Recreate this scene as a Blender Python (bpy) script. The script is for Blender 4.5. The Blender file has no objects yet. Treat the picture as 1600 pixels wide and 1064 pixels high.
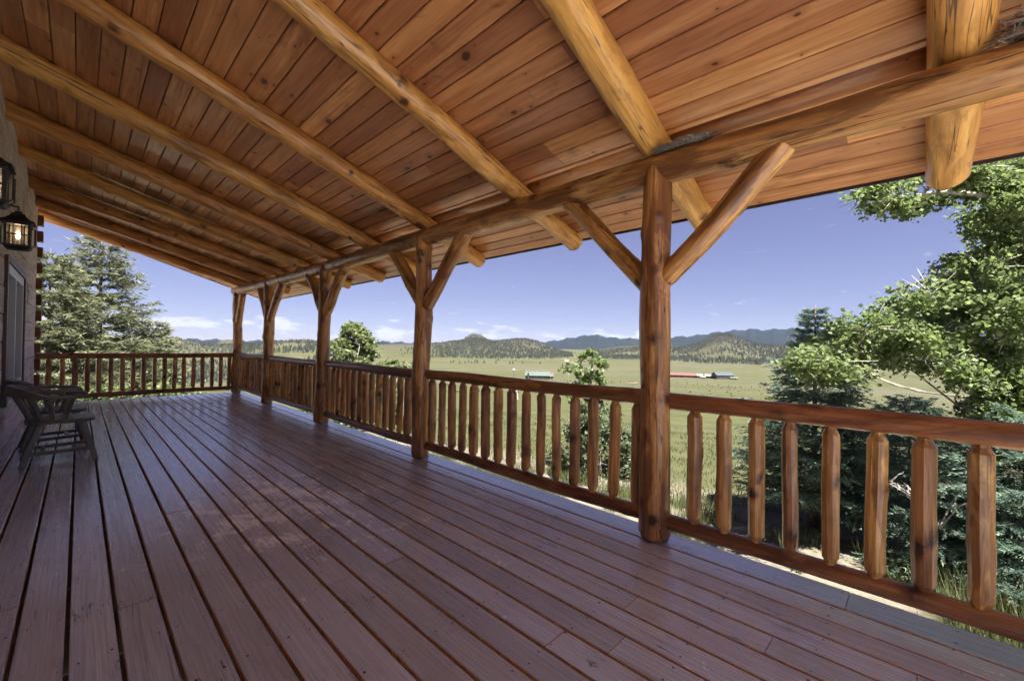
import bpy, math, random
import numpy as np
from mathutils import Vector, Matrix, Quaternion

random.seed(7)
RNG = np.random.default_rng(7)
R_ = math.radians
sc = bpy.context.scene
COL = sc.collection

# ------------------------------------------------------------------ camera
cam_d = bpy.data.cameras.new('camera')
cam_d.sensor_width = 36.0
cam_d.lens = 14.83
cam_d.clip_start = 0.05
cam_d.clip_end = 40000.0
cam = bpy.data.objects.new('camera', cam_d)
COL.objects.link(cam)
cF = Vector((0.71616, 0.69787, 0.00945))
cR = Vector((0.69774, -0.71621, 0.01448))
cU = Vector((-0.01687, 0.00377, 0.99985))
EYE = Vector((0.0, 0.0, 1.25))
m3 = Matrix((cR, cU, -cF)).transposed()
cam.matrix_world = Matrix.Translation(EYE) @ m3.to_4x4()
sc.camera = cam

# ------------------------------------------------------------------ sun, sky, exposure
SUN_EL = 65.0
SUN_TO = Vector((-0.28, -0.96, 0)).normalized()
sun_vec = Vector((SUN_TO.x * math.cos(R_(SUN_EL)), SUN_TO.y * math.cos(R_(SUN_EL)), math.sin(R_(SUN_EL))))
sun_d = bpy.data.lights.new('sun', 'SUN')
sun_d.energy = 4.6
sun_d.angle = R_(0.53)
sun_d.color = (1.0, 0.95, 0.87)
sun = bpy.data.objects.new('sun', sun_d)
sun.rotation_euler = sun_vec.to_track_quat('Z', 'Y').to_euler()
COL.objects.link(sun)

world = bpy.data.worlds.new('World')
sc.world = world
world.use_nodes = True
wn = world.node_tree
wn.nodes.clear()
def wnode(t, **k):
    n = wn.nodes.new(t)
    for a, b in k.items():
        setattr(n, a, b)
    return n
w_out = wnode('ShaderNodeOutputWorld')
w_bg = wnode('ShaderNodeBackground')
w_bg.inputs['Strength'].default_value = 0.05
w_sky = wnode('ShaderNodeTexSky', sky_type='NISHITA', sun_disc=False, sun_elevation=R_(SUN_EL),
              sun_rotation=math.atan2(SUN_TO.x, SUN_TO.y), altitude=2300.0, air_density=1.0, dust_density=0.08, ozone_density=4.5)
w_tc = wnode('ShaderNodeTexCoord')
w_map = wnode('ShaderNodeMapping')
w_map.inputs['Scale'].default_value = (11.0, 11.0, 48.0)
w_map.inputs['Location'].default_value = (3.1, 1.7, 0.4)
w_noise = wnode('ShaderNodeTexNoise')
w_noise.inputs['Scale'].default_value = 1.0
w_noise.inputs['Detail'].default_value = 6.0
w_noise.inputs['Roughness'].default_value = 0.55
w_sep = wnode('ShaderNodeSeparateXYZ')
w_band = wnode('ShaderNodeValToRGB')
cr = w_band.color_ramp
cr.elements[0].position = 0.0
cr.elements[0].color = (0.25, 0.25, 0.25, 1)
cr.elements[1].position = 1.0
cr.elements[1].color = (0, 0, 0, 1)
for p, v in ((0.08, 0.75), (0.22, 1.05), (0.38, 0.95), (0.6, 0.2)):
    e = cr.elements.new(p)
    e.color = (v, v, v, 1)
w_bs = wnode('ShaderNodeMapRange')
w_bs.inputs['From Min'].default_value = 0.0
w_bs.inputs['From Max'].default_value = 0.10
w_thr = wnode('ShaderNodeMapRange')
w_thr.inputs['From Min'].default_value = 0.565
w_thr.inputs['From Max'].default_value = 0.645
w_mul = wnode('ShaderNodeMath', operation='MULTIPLY')
w_add = wnode('ShaderNodeMath', operation='MULTIPLY_ADD')
w_mix = wnode('ShaderNodeMix', data_type='RGBA')
w_mix.inputs['B'].default_value = (3.7, 3.75, 3.95, 1)
w_hsv = wnode('ShaderNodeHueSaturation')
w_hsv.inputs['Hue'].default_value = 0.515
w_hsv.inputs['Saturation'].default_value = 0.9
w_hsv.inputs['Value'].default_value = 1.0
L = wn.links.new
L(w_tc.outputs['Generated'], w_map.inputs['Vector'])
L(w_map.outputs[0], w_noise.inputs['Vector'])
L(w_tc.outputs['Generated'], w_sep.inputs[0])
L(w_sep.outputs['Z'], w_bs.inputs['Value'])
L(w_bs.outputs[0], w_band.inputs['Fac'])
L(w_band.outputs[0], w_add.inputs[0])
w_add.inputs[1].default_value = 0.13
L(w_noise.outputs['Fac'], w_add.inputs[2])
w_sub = wnode('ShaderNodeMath', operation='SUBTRACT')
w_sub.inputs[1].default_value = 0.10
L(w_add.outputs[0], w_sub.inputs[0])
L(w_sub.outputs[0], w_thr.inputs['Value'])
L(w_thr.outputs[0], w_mul.inputs[0])
w_mul.inputs[1].default_value = 0.85
L(w_sky.outputs[0], w_hsv.inputs['Color'])
w_tint = wnode('ShaderNodeMix', data_type='RGBA', blend_type='MULTIPLY')
w_tint.inputs['Factor'].default_value = 1.0
w_tint.inputs['B'].default_value = (0.69, 0.635, 0.775, 1)
w_gam = wnode('ShaderNodeGamma')
w_gam.inputs['Gamma'].default_value = 0.7
L(w_hsv.outputs[0], w_gam.inputs['Color'])
L(w_gam.outputs[0], w_tint.inputs['A'])
L(w_tint.outputs['Result'], w_mix.inputs['A'])
L(w_mul.outputs[0], w_mix.inputs['Factor'])
L(w_mix.outputs['Result'], w_bg.inputs['Color'])
L(w_bg.outputs[0], w_out.inputs['Surface'])

sc.view_settings.view_transform = 'Standard'
sc.view_settings.look = 'None'
sc.view_settings.gamma = 1.0
sc.view_settings.use_curve_mapping = False
sc.view_settings.exposure = 2.42
sc.render.engine = 'CYCLES'
sc.cycles.max_bounces = 12
sc.cycles.diffuse_bounces = 6
sc.cycles.glossy_bounces = 3
sc.cycles.transparent_max_bounces = 12
sc.cycles.use_denoising = True
sc.cycles.use_adaptive_sampling = True
sc.cycles.adaptive_threshold = 0.03
sc.cycles.volume_bounces = 0

# ------------------------------------------------------------------ materials
class NT:
    def __init__(s, name):
        s.m = bpy.data.materials.new(name)
        s.m.use_nodes = True
        s.t = s.m.node_tree
        s.b = s.t.nodes['Principled BSDF']
        s.out = s.t.nodes['Material Output']
    def n(s, t, **k):
        x = s.t.nodes.new(t)
        for a, b in k.items():
            setattr(x, a, b)
        return x
    def l(s, a, b):
        s.t.links.new(a, b)
    def ramp(s, fac, stops, interp='LINEAR'):
        r = s.n('ShaderNodeValToRGB')
        e = r.color_ramp
        e.interpolation = interp
        while len(e.elements) > 1:
            e.elements.remove(e.elements[-1])
        for i, (p, c) in enumerate(stops):
            el = e.elements[0] if i == 0 else e.elements.new(p)
            el.position = p
            el.color = (*c, 1) if len(c) == 3 else c
        s.l(fac, r.inputs['Fac'])
        return r.outputs['Color']
    def noise(s, vec, scale, detail=4, rough=0.55, dist=0.0):
        x = s.n('ShaderNodeTexNoise')
        x.inputs['Scale'].default_value = scale
        x.inputs['Detail'].default_value = detail
        x.inputs['Roughness'].default_value = rough
        x.inputs['Distortion'].default_value = dist
        if vec is not None:
            s.l(vec, x.inputs['Vector'])
        return x.outputs['Fac']
    def mapping(s, vec, scale=(1, 1, 1), loc=(0, 0, 0)):
        x = s.n('ShaderNodeMapping')
        x.inputs['Scale'].default_value = scale
        x.inputs['Location'].default_value = loc
        s.l(vec, x.inputs['Vector'])
        return x.outputs[0]
    def mix(s, fac, a, b, mode='MIX'):
        x = s.n('ShaderNodeMix', data_type='RGBA', blend_type=mode)
        for sock, v in (('Factor', fac), ('A', a), ('B', b)):
            if isinstance(v, (int, float)):
                x.inputs[sock].default_value = v
            elif isinstance(v, tuple):
                x.inputs[sock].default_value = (*v, 1)
            else:
                s.l(v, x.inputs[sock])
        return x.outputs['Result']
    def math(s, op, a, b=0.5, c=None):
        x = s.n('ShaderNodeMath', operation=op)
        for i, v in enumerate((a, b, c)):
            if v is None:
                continue
            if isinstance(v, (int, float)):
                x.inputs[i].default_value = v
            else:
                s.l(v, x.inputs[i])
        return x.outputs[0]
    def mr(s, v, a, b, c=0.0, d=1.0):
        x = s.n('ShaderNodeMapRange')
        for k, q in (('From Min', a), ('From Max', b), ('To Min', c), ('To Max', d)):
            x.inputs[k].default_value = q
        s.l(v, x.inputs['Value'])
        return x.outputs[0]
    def bump(s, h, strength=0.3, dist=0.01):
        x = s.n('ShaderNodeBump')
        x.inputs['Strength'].default_value = strength
        x.inputs['Distance'].default_value = dist
        s.l(h, x.inputs['Height'])
        s.l(x.outputs[0], s.b.inputs['Normal'])
    def set(s, **k):
        for a, v in k.items():
            a = a.replace('_', ' ')
            if isinstance(v, tuple) and len(v) == 3:
                v = (*v, 1)
            s.b.inputs[a].default_value = v

def objvec(t, stretch, ax):
    """object coordinates, shifted per object, compressed along the grain axis"""
    tc = t.n('ShaderNodeTexCoord')
    oi = t.n('ShaderNodeObjectInfo')
    sh = t.n('ShaderNodeVectorMath', operation='SCALE')
    sh.inputs[0].default_value = (37.0, 71.0, 53.0)
    t.l(oi.outputs['Random'], sh.inputs['Scale'])
    ad = t.n('ShaderNodeVectorMath', operation='ADD')
    t.l(tc.outputs['Object'], ad.inputs[0])
    t.l(sh.outputs[0], ad.inputs[1])
    s = [1.0, 1.0, 1.0]
    s[ax] = stretch
    return ad.outputs[0], t.mapping(ad.outputs[0], tuple(s)), oi.outputs['Random']

def wood(name, ax, dark, mid, light, grain=22.0, streak=0.06, rough=0.38, knots='attr', knot_scale=3.2, knot_stretch=0.35,
         coat=0.15, bump=0.12, vary=0.18, knot_col=(0.035, 0.014, 0.008), blot=0.5, check=0.0, heart=0.6):
    t = NT(name)
    raw, gv, rnd = objvec(t, streak, ax)
    g1 = t.noise(gv, grain, 5, 0.62, 0.4)
    g2 = t.noise(gv, grain * 3.3, 3, 0.6)
    g = t.math('MULTIPLY_ADD', g2, 0.35, t.math('MULTIPLY', g1, 0.65))
    col = t.ramp(g, [(0.30, dark), (0.50, mid), (0.68, light)])
    s = [1.0, 1.0, 1.0]
    s[ax] = 0.3
    bl = t.noise(t.mapping(raw, tuple(s)), 3.0, 4, 0.6, 0.6)
    col = t.mix(t.mr(bl, 0.38, 0.66, 0.0, blot), col, t.mix(0.65, dark, mid))
    if knots == 'attr':            # raised knots carried by the log mesh itself
        at = t.n('ShaderNodeAttribute', attribute_name='knot')
        wob = t.noise(raw, 26.0, 4, 0.65)
        kf = t.math('MULTIPLY', at.outputs['Fac'], t.mr(wob, 0.3, 0.7, 0.55, 1.4))
        col = t.mix(t.mr(kf, 0.06, 0.45, 0.0, 0.8), col, dark)
        col = t.mix(t.mr(kf, 0.42, 0.72, 0.0, 0.97), col, knot_col)
        # dark weathered smears between the knots
        sm = t.noise(t.mapping(raw, tuple(2.2 if i != ax else 0.5 for i in range(3))), 3.0, 6, 0.7, 1.2)
        col = t.mix(t.mr(sm, 0.52, 0.70, 0.0, 0.8), col, tuple(x * 0.5 for x in dark))
        hw = t.noise(t.mapping(raw, tuple(1.5 if i != ax else 0.22 for i in range(3)), (2.0, 7.0, 4.0)), 4.6, 6, 0.66, 0.9)
        col = t.mix(t.mr(hw, 0.50, 0.565, 0.0, heart), col, tuple(x * 0.8 for x in dark))
        pale = t.noise(t.mapping(raw, tuple(1.0 if i != ax else 0.35 for i in range(3)), (5.0, 3.0, 1.0)), 5.0, 5, 0.65, 0.8)
        col = t.mix(t.mr(pale, 0.56, 0.70, 0.0, 0.6), col, tuple(min(1, x * 1.12) for x in light))
    elif knots == '2d':
        ks = [1.0, 1.0, 1.0]
        ks[ax] = knot_stretch
        for sc_k, lo in ((knot_scale, 0.55), (knot_scale * 2.1, 0.84)):
            v = t.n('ShaderNodeTexVoronoi', feature='F1', voronoi_dimensions='2D')
            v.inputs['Scale'].default_value = sc_k
            wob = t.noise(raw, 14.0, 3)
            vv = t.n('ShaderNodeVectorMath', operation='MULTIPLY_ADD')
            vv.inputs[1].default_value = (0.035, 0.035, 0.035)
            t.l(wob, vv.inputs[0])
            t.l(t.mapping(raw, tuple(ks)), vv.inputs[2])
            t.l(vv.outputs[0], v.inputs['Vector'])
            sc3 = t.n('ShaderNodeSeparateColor')
            t.l(v.outputs['Color'], sc3.inputs[0])
            has = t.mr(sc3.outputs[0], lo, lo + 0.02)
            siz = t.math('MULTIPLY', v.outputs['Distance'], t.mr(sc3.outputs[1], 0, 1, 0.65, 2.2))
            ring = t.math('MULTIPLY', t.mr(siz, 0.05, 0.20, 0.5, 0.0), has)
            col = t.mix(ring, col, dark)
            core = t.math('MULTIPLY', t.mr(siz, 0.035, 0.062, 0.85, 0.0), has)
            col = t.mix(core, col, knot_col)
        sm = t.noise(t.mapping(raw, tuple(1.6 if i != ax else 0.55 for i in range(3))), 3.4, 6, 0.68, 1.6)
        col = t.mix(t.mr(sm, 0.56, 0.72, 0.0, 0.6), col, tuple(x * 0.5 for x in dark))
    if check > 0:
        cv = t.noise(t.mapping(raw, tuple(4.0 if i != ax else 0.10 for i in range(3))), 6.0, 2, 0.5, 0.15)
        ln = t.math('ABSOLUTE', t.math('SUBTRACT', cv, 0.5))
        brk = t.mr(t.noise(raw, 3.0, 2), 0.42, 0.5)
        col = t.mix(t.math('MULTIPLY', t.mr(ln, 0.005, 0.016, check, 0.0), brk), col, knot_col)
    hs = t.n('ShaderNodeHueSaturation')
    t.l(col, hs.inputs['Color'])
    t.l(t.mr(rnd, 0, 1, 1 - vary, 1 + vary), hs.inputs['Value'])
    t.l(t.mr(rnd, 0, 1, 0.492, 0.507), hs.inputs['Hue'])
    t.l(hs.outputs[0], t.b.inputs['Base Color'])
    t.l(t.mr(g, 0.3, 0.7, rough + 0.08, rough - 0.06), t.b.inputs['Roughness'])
    t.set(Coat_Weight=coat, Coat_Roughness=0.25)
    if knots == 'attr':             # shallow drawknife facets under the grain
        dk = t.noise(t.mapping(raw, tuple(1.0 if i != ax else 0.4 for i in range(3)), (1, 2, 3)), 15.0, 3, 0.5)
        t.bump(t.math('MULTIPLY_ADD', dk, 1.6, g), bump, 0.02)
    else:
        t.bump(g, bump, 0.01)
    return t.m

M = {}
M['rafter'] = wood('honey_log', 2, (0.30, 0.11, 0.026), (0.64, 0.315, 0.08), (0.82, 0.47, 0.15), grain=16, streak=0.10, rough=0.36, check=0.8, vary=0.1, blot=0.6, heart=0.4, bump=0.4)
M['post'] = wood('red_brown_log', 2, (0.17, 0.052, 0.014), (0.50, 0.23, 0.06), (0.76, 0.46, 0.16), grain=18, streak=0.06, rough=0.36, check=0.95, vary=0.12, blot=0.45, coat=0.25, heart=0.72, bump=0.4)
M['beam'] = wood('brown_log', 2, (0.17, 0.06, 0.017), (0.44, 0.20, 0.06), (0.66, 0.39, 0.15), grain=14, streak=0.07, rough=0.4, check=0.9, vary=0.05, blot=0.7, coat=0.15, heart=0.75, bump=0.35)
M['rail'] = wood('dark_rail_log', 2, (0.13, 0.04, 0.014), (0.32, 0.125, 0.04), (0.50, 0.25, 0.09), grain=20, streak=0.05, rough=0.34, check=0.7, vary=0.12, coat=0.2, heart=0.7, bump=0.2)
M['baluster'] = wood('baluster_log', 2, (0.19, 0.065, 0.018), (0.52, 0.25, 0.07), (0.76, 0.47, 0.17), grain=24, streak=0.05, rough=0.36, check=0.6, vary=0.26, coat=0.15, blot=0.45, heart=0.6, bump=0.3)
M['ceiling'] = wood('varnished_pine_board', 1, (0.26, 0.082, 0.028), (0.53, 0.235, 0.09), (0.72, 0.39, 0.17), grain=20, streak=0.05, knots='2d', knot_scale=3.4, knot_stretch=0.6, rough=0.34, vary=0.30, blot=0.7, coat=0.12, bump=0.06)
M['chair'] = wood('dark_oak', 0, (0.045, 0.041, 0.033), (0.12, 0.108, 0.083), (0.22, 0.20, 0.155), grain=30, streak=0.08, knots=None, rough=0.42, vary=0.1, coat=0.1)
M['chair_z'] = wood('dark_oak_leg', 2, (0.045, 0.041, 0.033), (0.12, 0.108, 0.083), (0.22, 0.20, 0.155), grain=30, streak=0.08, knots=None, rough=0.42, vary=0.1, coat=0.1)
M['walllog'] = wood('hewn_log', 1, (0.36, 0.30, 0.30), (0.68, 0.61, 0.62), (0.80, 0.74, 0.75), grain=9, streak=0.16, knots='2d', knot_scale=1.6, knot_stretch=0.5, rough=0.7, vary=0.08, coat=0.0, bump=0.7, check=0.8)
M['logend'] = wood('log_end', 0, (0.09, 0.03, 0.018), (0.15, 0.055, 0.03), (0.2, 0.09, 0.05), grain=12, streak=0.2, knots=None, rough=0.6, vary=0.15, coat=0)

def deck_mat():
    t = NT('weathered_deck_board')
    raw, gv, rnd = objvec(t, 0.035, 1)
    g1 = t.noise(gv, 30, 6, 0.7, 1.0)
    g2 = t.noise(t.mapping(raw, (1.0, 0.012, 1.0)), 150, 3, 0.6, 0.3)
    g = t.math('MULTIPLY_ADD', g2, 0.45, t.math('MULTIPLY', g1, 0.55))
    col = t.ramp(g, [(0.34, (0.29, 0.31, 0.36)), (0.48, (0.54, 0.61, 0.71)), (0.62, (0.70, 0.79, 0.89))])
    # cathedral figure: wavy bands along the board
    wv = t.n('ShaderNodeTexWave', wave_type='BANDS', bands_direction='X')
    wv.inputs['Scale'].default_value = 14.0
    wv.inputs['Distortion'].default_value = 9.0
    wv.inputs['Detail'].default_value = 3.0
    wv.inputs['Detail Scale'].default_value = 0.6
    t.l(t.mapping(raw, (1.0, 0.10, 1.0)), wv.inputs['Vector'])
    col = t.mix(t.mr(wv.outputs['Fac'], 0.55, 0.95, 0.0, 0.22), col, (0.26, 0.23, 0.25))
    bl = t.noise(t.mapping(raw, (1.2, 0.35, 1)), 2.2, 5, 0.62)
    col = t.mix(t.mr(bl, 0.40, 0.64, 0, 0.7), col, (0.44, 0.42, 0.46))
    geo = t.n('ShaderNodeNewGeometry')
    pos = geo.outputs['Position']
    # pale scuffs where the stain has been rubbed off
    d = t.n('ShaderNodeVectorMath', operation='DISTANCE')
    t.l(t.mapping(pos, (0.9, 0.62, 0.0)), d.inputs[0])
    d.inputs[1].default_value = (1.0, 2.2, 0.0)
    near = t.mr(d.outputs['Value'], 0.05, 0.95, 0.20, 0.0)
    scn = t.noise(t.mapping(pos, (1.0, 0.9, 1.0)), 4.2, 8, 0.75, 0.5)
    fine = t.noise(gv, 70, 4, 0.75)
    scs = t.math('ADD', t.math('MULTIPLY_ADD', fine, 0.40, scn), near)
    col = t.mix(t.mr(scs, 0.84, 0.885, 0.0, 0.95), col, (0.95, 0.98, 1.0))
    # short dark cracks and stains
    ck = t.noise(t.mapping(raw, (3.0, 0.16, 1.0)), 9.0, 3, 0.6, 0.4)
    ca = t.math('ABSOLUTE', t.math('SUBTRACT', ck, 0.5))
    cb = t.mr(t.noise(raw, 2.6, 3), 0.56, 0.64)
    col = t.mix(t.math('MULTIPLY', t.mr(ca, 0.004, 0.016, 0.8, 0.0), cb), col, (0.05, 0.038, 0.04))
    st = t.noise(t.mapping(raw, (2.2, 1.2, 1.0), (4, 9, 0)), 5.0, 4, 0.6)
    col = t.mix(t.mr(st, 0.70, 0.76, 0.0, 0.75), col, (0.06, 0.045, 0.045))
    hs = t.n('ShaderNodeHueSaturation')
    t.l(col, hs.inputs['Color'])
    t.l(t.mr(rnd, 0, 1, 0.72, 1.24), hs.inputs['Value'])
    t.l(t.mr(rnd, 0, 1, 0.7, 1.2), hs.inputs['Saturation'])
    t.l(hs.outputs[0], t.b.inputs['Base Color'])
    t.l(t.mr(g1, 0.35, 0.65, 0.36, 0.2), t.b.inputs['Roughness'])
    t.set(Specular_IOR_Level=0.7, Coat_Weight=0.75, Coat_Roughness=0.22)
    t.bump(g, 0.3, 0.008)
    return t.m
M['deck'] = deck_mat()

def plain(name, col, rough=0.6, metal=0.0, var=0.15, scale=8.0, bump=0.0, spec=0.5):
    t = NT(name)
    tc = t.n('ShaderNodeTexCoord')
    n = t.noise(tc.outputs['Object'], scale, 4, 0.6)
    c = t.ramp(n, [(0.3, tuple(x * (1 - var) for x in col)), (0.7, tuple(min(1, x * (1 + var)) for x in col))])
    t.l(c, t.b.inputs['Base Color'])
    t.set(Roughness=rough, Metallic=metal, Specular_IOR_Level=spec)
    if bump:
        t.bump(n, bump, 0.02)
    return t.m
M['deckside'] = plain('board_edge', (0.60, 0.30, 0.11), 0.5, var=0.35, scale=30)
M['joist'] = plain('joist', (0.12, 0.07, 0.045), 0.8, var=0.3)
M['nail'] = plain('nail_head', (0.02, 0.018, 0.02), 0.5, 0.3)
M['pad'] = plain('steel_pad', (0.22, 0.27, 0.33), 0.5, 0.4, var=0.3, scale=30)
M['black'] = plain('black_iron', (0.018, 0.016, 0.015), 0.5, 0.4, var=0.3, scale=40)
M['roofmetal'] = plain('roof_metal', (0.10, 0.05, 0.04), 0.5, 0.3)
M['drip'] = plain('drip_edge', (0.04, 0.03, 0.035), 0.5)
M['backing'] = plain('underlay', (0.09, 0.035, 0.014), 0.9)
M['chink'] = plain('chinking', (0.55, 0.52, 0.48), 0.9, var=0.12, scale=20, bump=0.3)
M['white'] = plain('white_paint', (0.72, 0.74, 0.78), 0.45, var=0.05)
M['trim'] = plain('brown_trim', (0.11, 0.05, 0.03), 0.5, var=0.2)
M['plastic'] = plain('grey_plastic', (0.09, 0.085, 0.09), 0.5)
M['straw'] = plain('nest_straw', (0.30, 0.27, 0.22), 0.9, var=0.6, scale=60)
M['bark_spruce'] = plain('spruce_bark', (0.13, 0.10, 0.085), 0.9, var=0.4, scale=14, bump=0.6)
M['bark_pale'] = plain('aspen_bark', (0.36, 0.34, 0.29), 0.8, var=0.35, scale=14, bump=0.4)
M['twig'] = plain('bare_twig', (0.24, 0.22, 0.21), 0.8, var=0.2, scale=10)

t = NT('window_glass')
t.set(Base_Color=(0.03, 0.045, 0.07), Roughness=0.04, Specular_IOR_Level=0.9)
t.set(Coat_Weight=1.0, Coat_Roughness=0.02)
M['pane'] = t.m
t = NT('lantern_glass')
tr = t.n('ShaderNodeBsdfTransparent')
gl = t.n('ShaderNodeBsdfPrincipled')
gl.inputs['Base Color'].default_value = (0.55, 0.50, 0.42, 1)
gl.inputs['Roughness'].default_value = 0.25
mx = t.n('ShaderNodeMixShader')
mx.inputs[0].default_value = 0.3
t.l(tr.outputs[0], mx.inputs[1])
t.l(gl.outputs[0], mx.inputs[2])
t.l(mx.outputs[0], t.out.inputs['Surface'])
M['lglass'] = t.m
t = NT('bulb')
t.set(Base_Color=(1, 0.8, 0.5), Emission_Color=(1.0, 0.70, 0.36), Emission_Strength=4.0)
M['bulb'] = t.m

def leaf_mat(name, c0, c1, c2, trans=0.35, rough=0.55, tcol=None):
    t = NT(name)
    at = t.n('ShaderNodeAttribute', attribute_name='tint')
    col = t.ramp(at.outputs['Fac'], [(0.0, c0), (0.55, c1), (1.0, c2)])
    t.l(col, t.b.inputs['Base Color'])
    t.set(Roughness=rough, Specular_IOR_Level=0.3)
    tr = t.n('ShaderNodeBsdfTranslucent')
    if tcol:
        t.l(t.mix(0.5, col, tcol), tr.inputs['Color'])
    else:
        t.l(col, tr.inputs['Color'])
    mx = t.n('ShaderNodeMixShader')
    mx.inputs[0].default_value = trans
    t.l(t.b.outputs[0], mx.inputs[1])
    t.l(tr.outputs[0], mx.inputs[2])
    t.l(mx.outputs[0], t.out.inputs['Surface'])
    return t.m
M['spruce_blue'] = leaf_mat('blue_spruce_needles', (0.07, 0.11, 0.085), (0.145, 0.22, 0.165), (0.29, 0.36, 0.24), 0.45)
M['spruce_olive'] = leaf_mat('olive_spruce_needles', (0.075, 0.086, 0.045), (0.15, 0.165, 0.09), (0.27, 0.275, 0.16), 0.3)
M['aspen'] = leaf_mat('aspen_leaf', (0.085, 0.12, 0.05), (0.16, 0.21, 0.085), (0.26, 0.30, 0.145), 0.52, tcol=(0.22, 0.30, 0.09))
M['bushleaf'] = leaf_mat('bush_leaf', (0.09, 0.115, 0.045), (0.17, 0.21, 0.085), (0.30, 0.32, 0.17), 0.45)
M['shrubleaf'] = leaf_mat('shrub_leaf', (0.035, 0.055, 0.03), (0.075, 0.10, 0.05), (0.15, 0.17, 0.09), 0.3)
M['forest'] = leaf_mat('far_pine', (0.014, 0.018, 0.013), (0.022, 0.027, 0.018), (0.036, 0.039, 0.025), 0.03)
M['sage'] = leaf_mat('sagebrush', (0.035, 0.042, 0.022), (0.06, 0.065, 0.038), (0.09, 0.09, 0.06), 0.1)
M['grass'] = leaf_mat('grass_blade', (0.06, 0.08, 0.025), (0.10, 0.115, 0.045), (0.18, 0.165, 0.085), 0.35)

def ground_mat():
    t = NT('meadow_ground')
    geo = t.n('ShaderNodeNewGeometry')
    pos = geo.outputs['Position']
    sep = t.n('ShaderNodeSeparateXYZ')
    t.l(pos, sep.inputs[0])
    flat = t.n('ShaderNodeCombineXYZ')
    t.l(sep.outputs['X'], flat.inputs[0])
    t.l(sep.outputs['Y'], flat.inputs[1])
    P = flat.outputs[0]
    ln = t.n('ShaderNodeVectorMath', operation='LENGTH')
    t.l(P, ln.inputs[0])
    r = ln.outputs['Value']
    n0 = t.noise(P, 0.35, 6, 0.65)
    n1 = t.noise(P, 0.02, 5, 0.6)
    n2 = t.noise(P, 0.0035, 5, 0.6)
    n3 = t.noise(P, 6.0, 5, 0.7)
    grass = t.ramp(n0, [(0.32, (0.040, 0.046, 0.017)), (0.52, (0.060, 0.064, 0.027)), (0.70, (0.088, 0.080, 0.040))])
    grass = t.mix(t.mr(n1, 0.4, 0.65, 0, 0.55), grass, (0.066, 0.064, 0.031))
    grass = t.mix(t.mr(n2, 0.4, 0.62, 0, 0.6), grass, (0.088, 0.083, 0.056))
    n5 = t.noise(t.mapping(P, (1.0, 0.35, 1.0)), 0.011, 6, 0.7, 0.8)
    grass = t.mix(t.mr(n5, 0.48, 0.64, 0.0, 0.6), grass, (0.082, 0.08, 0.06))
    n6 = t.noise(t.mapping(P, (0.4, 1.0, 1.0), (40, 10, 0)), 0.02, 6, 0.7, 1.0)
    grass = t.mix(t.mr(n6, 0.56, 0.64, 0.0, 0.6), grass, (0.040, 0.044, 0.022))
    grass = t.mix(t.mr(n3, 0.35, 0.65, 0.0, 0.3), grass, (0.033, 0.038, 0.013))
    # worn gravel strip round the porch; unseen inner part added to bounce light
    px = t.math('ADD', sep.outputs['X'], t.math('MULTIPLY', n0, 3.0))
    strip = t.mr(px, 8.9, 10.2, 1.0, 0.0)
    bounce_bed = t.mr(t.math('ADD', sep.outputs['X'], t.math('MULTIPLY', n3, 0.5)), 5.25, 5.4, 1.0, 0.0)
    grav = t.ramp(n3, [(0.3, (0.22, 0.19, 0.15)), (0.55, (0.36, 0.32, 0.26)), (0.75, (0.46, 0.42, 0.36))])
    dirt = t.math('MULTIPLY', strip, t.mr(t.noise(P, 1.1, 5, 0.65), 0.36, 0.50))
    col = t.mix(t.math('MULTIPLY', dirt, 0.85), grass, t.mix(0.6, grav, (0.06, 0.052, 0.04)))
    col = t.mix(bounce_bed, col, grav)
    # dry slopes and conifer cover on the hills
    hill = t.mr(sep.outputs['Z'], -34.0, 5.0)
    far = t.mr(r, 900, 1400)
    n4 = t.noise(P, 0.006, 6, 0.7)
    col = t.mix(t.math('MULTIPLY', t.math('MULTIPLY', far, hill), t.mr(n4, 0.36, 0.56, 0.45, 0.95)), col, (0.040, 0.037, 0.030))
    col = t.mix(t.mr(r, 4300, 5200), col, t.ramp(n2, [(0.4, (0.008, 0.012, 0.014)), (0.65, (0.017, 0.020, 0.021))]))
    t.l(col, t.b.inputs['Base Color'])
    t.set(Roughness=0.95, Specular_IOR_Level=0.1)
    nb = t.noise(P, 9.0, 6, 0.7)
    t.bump(nb, 0.6, 0.06)
    return t.m
M['ground'] = ground_mat()
M['road'] = plain('dirt_road', (0.16, 0.135, 0.095), 0.95, var=0.12, scale=0.2)

# ------------------------------------------------------------------ helpers
def link(name, data, parent=None, loc=(0, 0, 0), rot=None):
    o = bpy.data.objects.new(name, data)
    COL.objects.link(o)
    if parent is not None:
        o.parent = parent
    o.location = loc
    if rot is not None:
        if isinstance(rot, Quaternion):
            o.rotation_mode = 'QUATERNION'
            o.rotation_quaternion = rot
        else:
            o.rotation_euler = rot
    return o

def tag(o, label=None, cat=None, group=None, kind=None):
    if label: o['label'] = label
    if cat: o['category'] = cat
    if group: o['group'] = group
    if kind: o['kind'] = kind
    return o

def thing(name, label, cat, loc=(0, 0, 0), group=None, rotz=0.0):
    o = link(name, None, None, loc, (0, 0, rotz))
    o.empty_display_size = 0.2
    return tag(o, label, cat, group)

def mesh(name, V, F, mats, smooth=False, midx=None):
    me = bpy.data.meshes.new(name)
    me.from_pydata([tuple(v) for v in V], [], F)
    for m in (mats if isinstance(mats, (list, tuple)) else [mats]):
        me.materials.append(m)
    if midx is not None:
        me.polygons.foreach_set('material_index', midx)
    if smooth:
        me.polygons.foreach_set('use_smooth', [True] * len(me.polygons))
    me.update()
    return me

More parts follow.
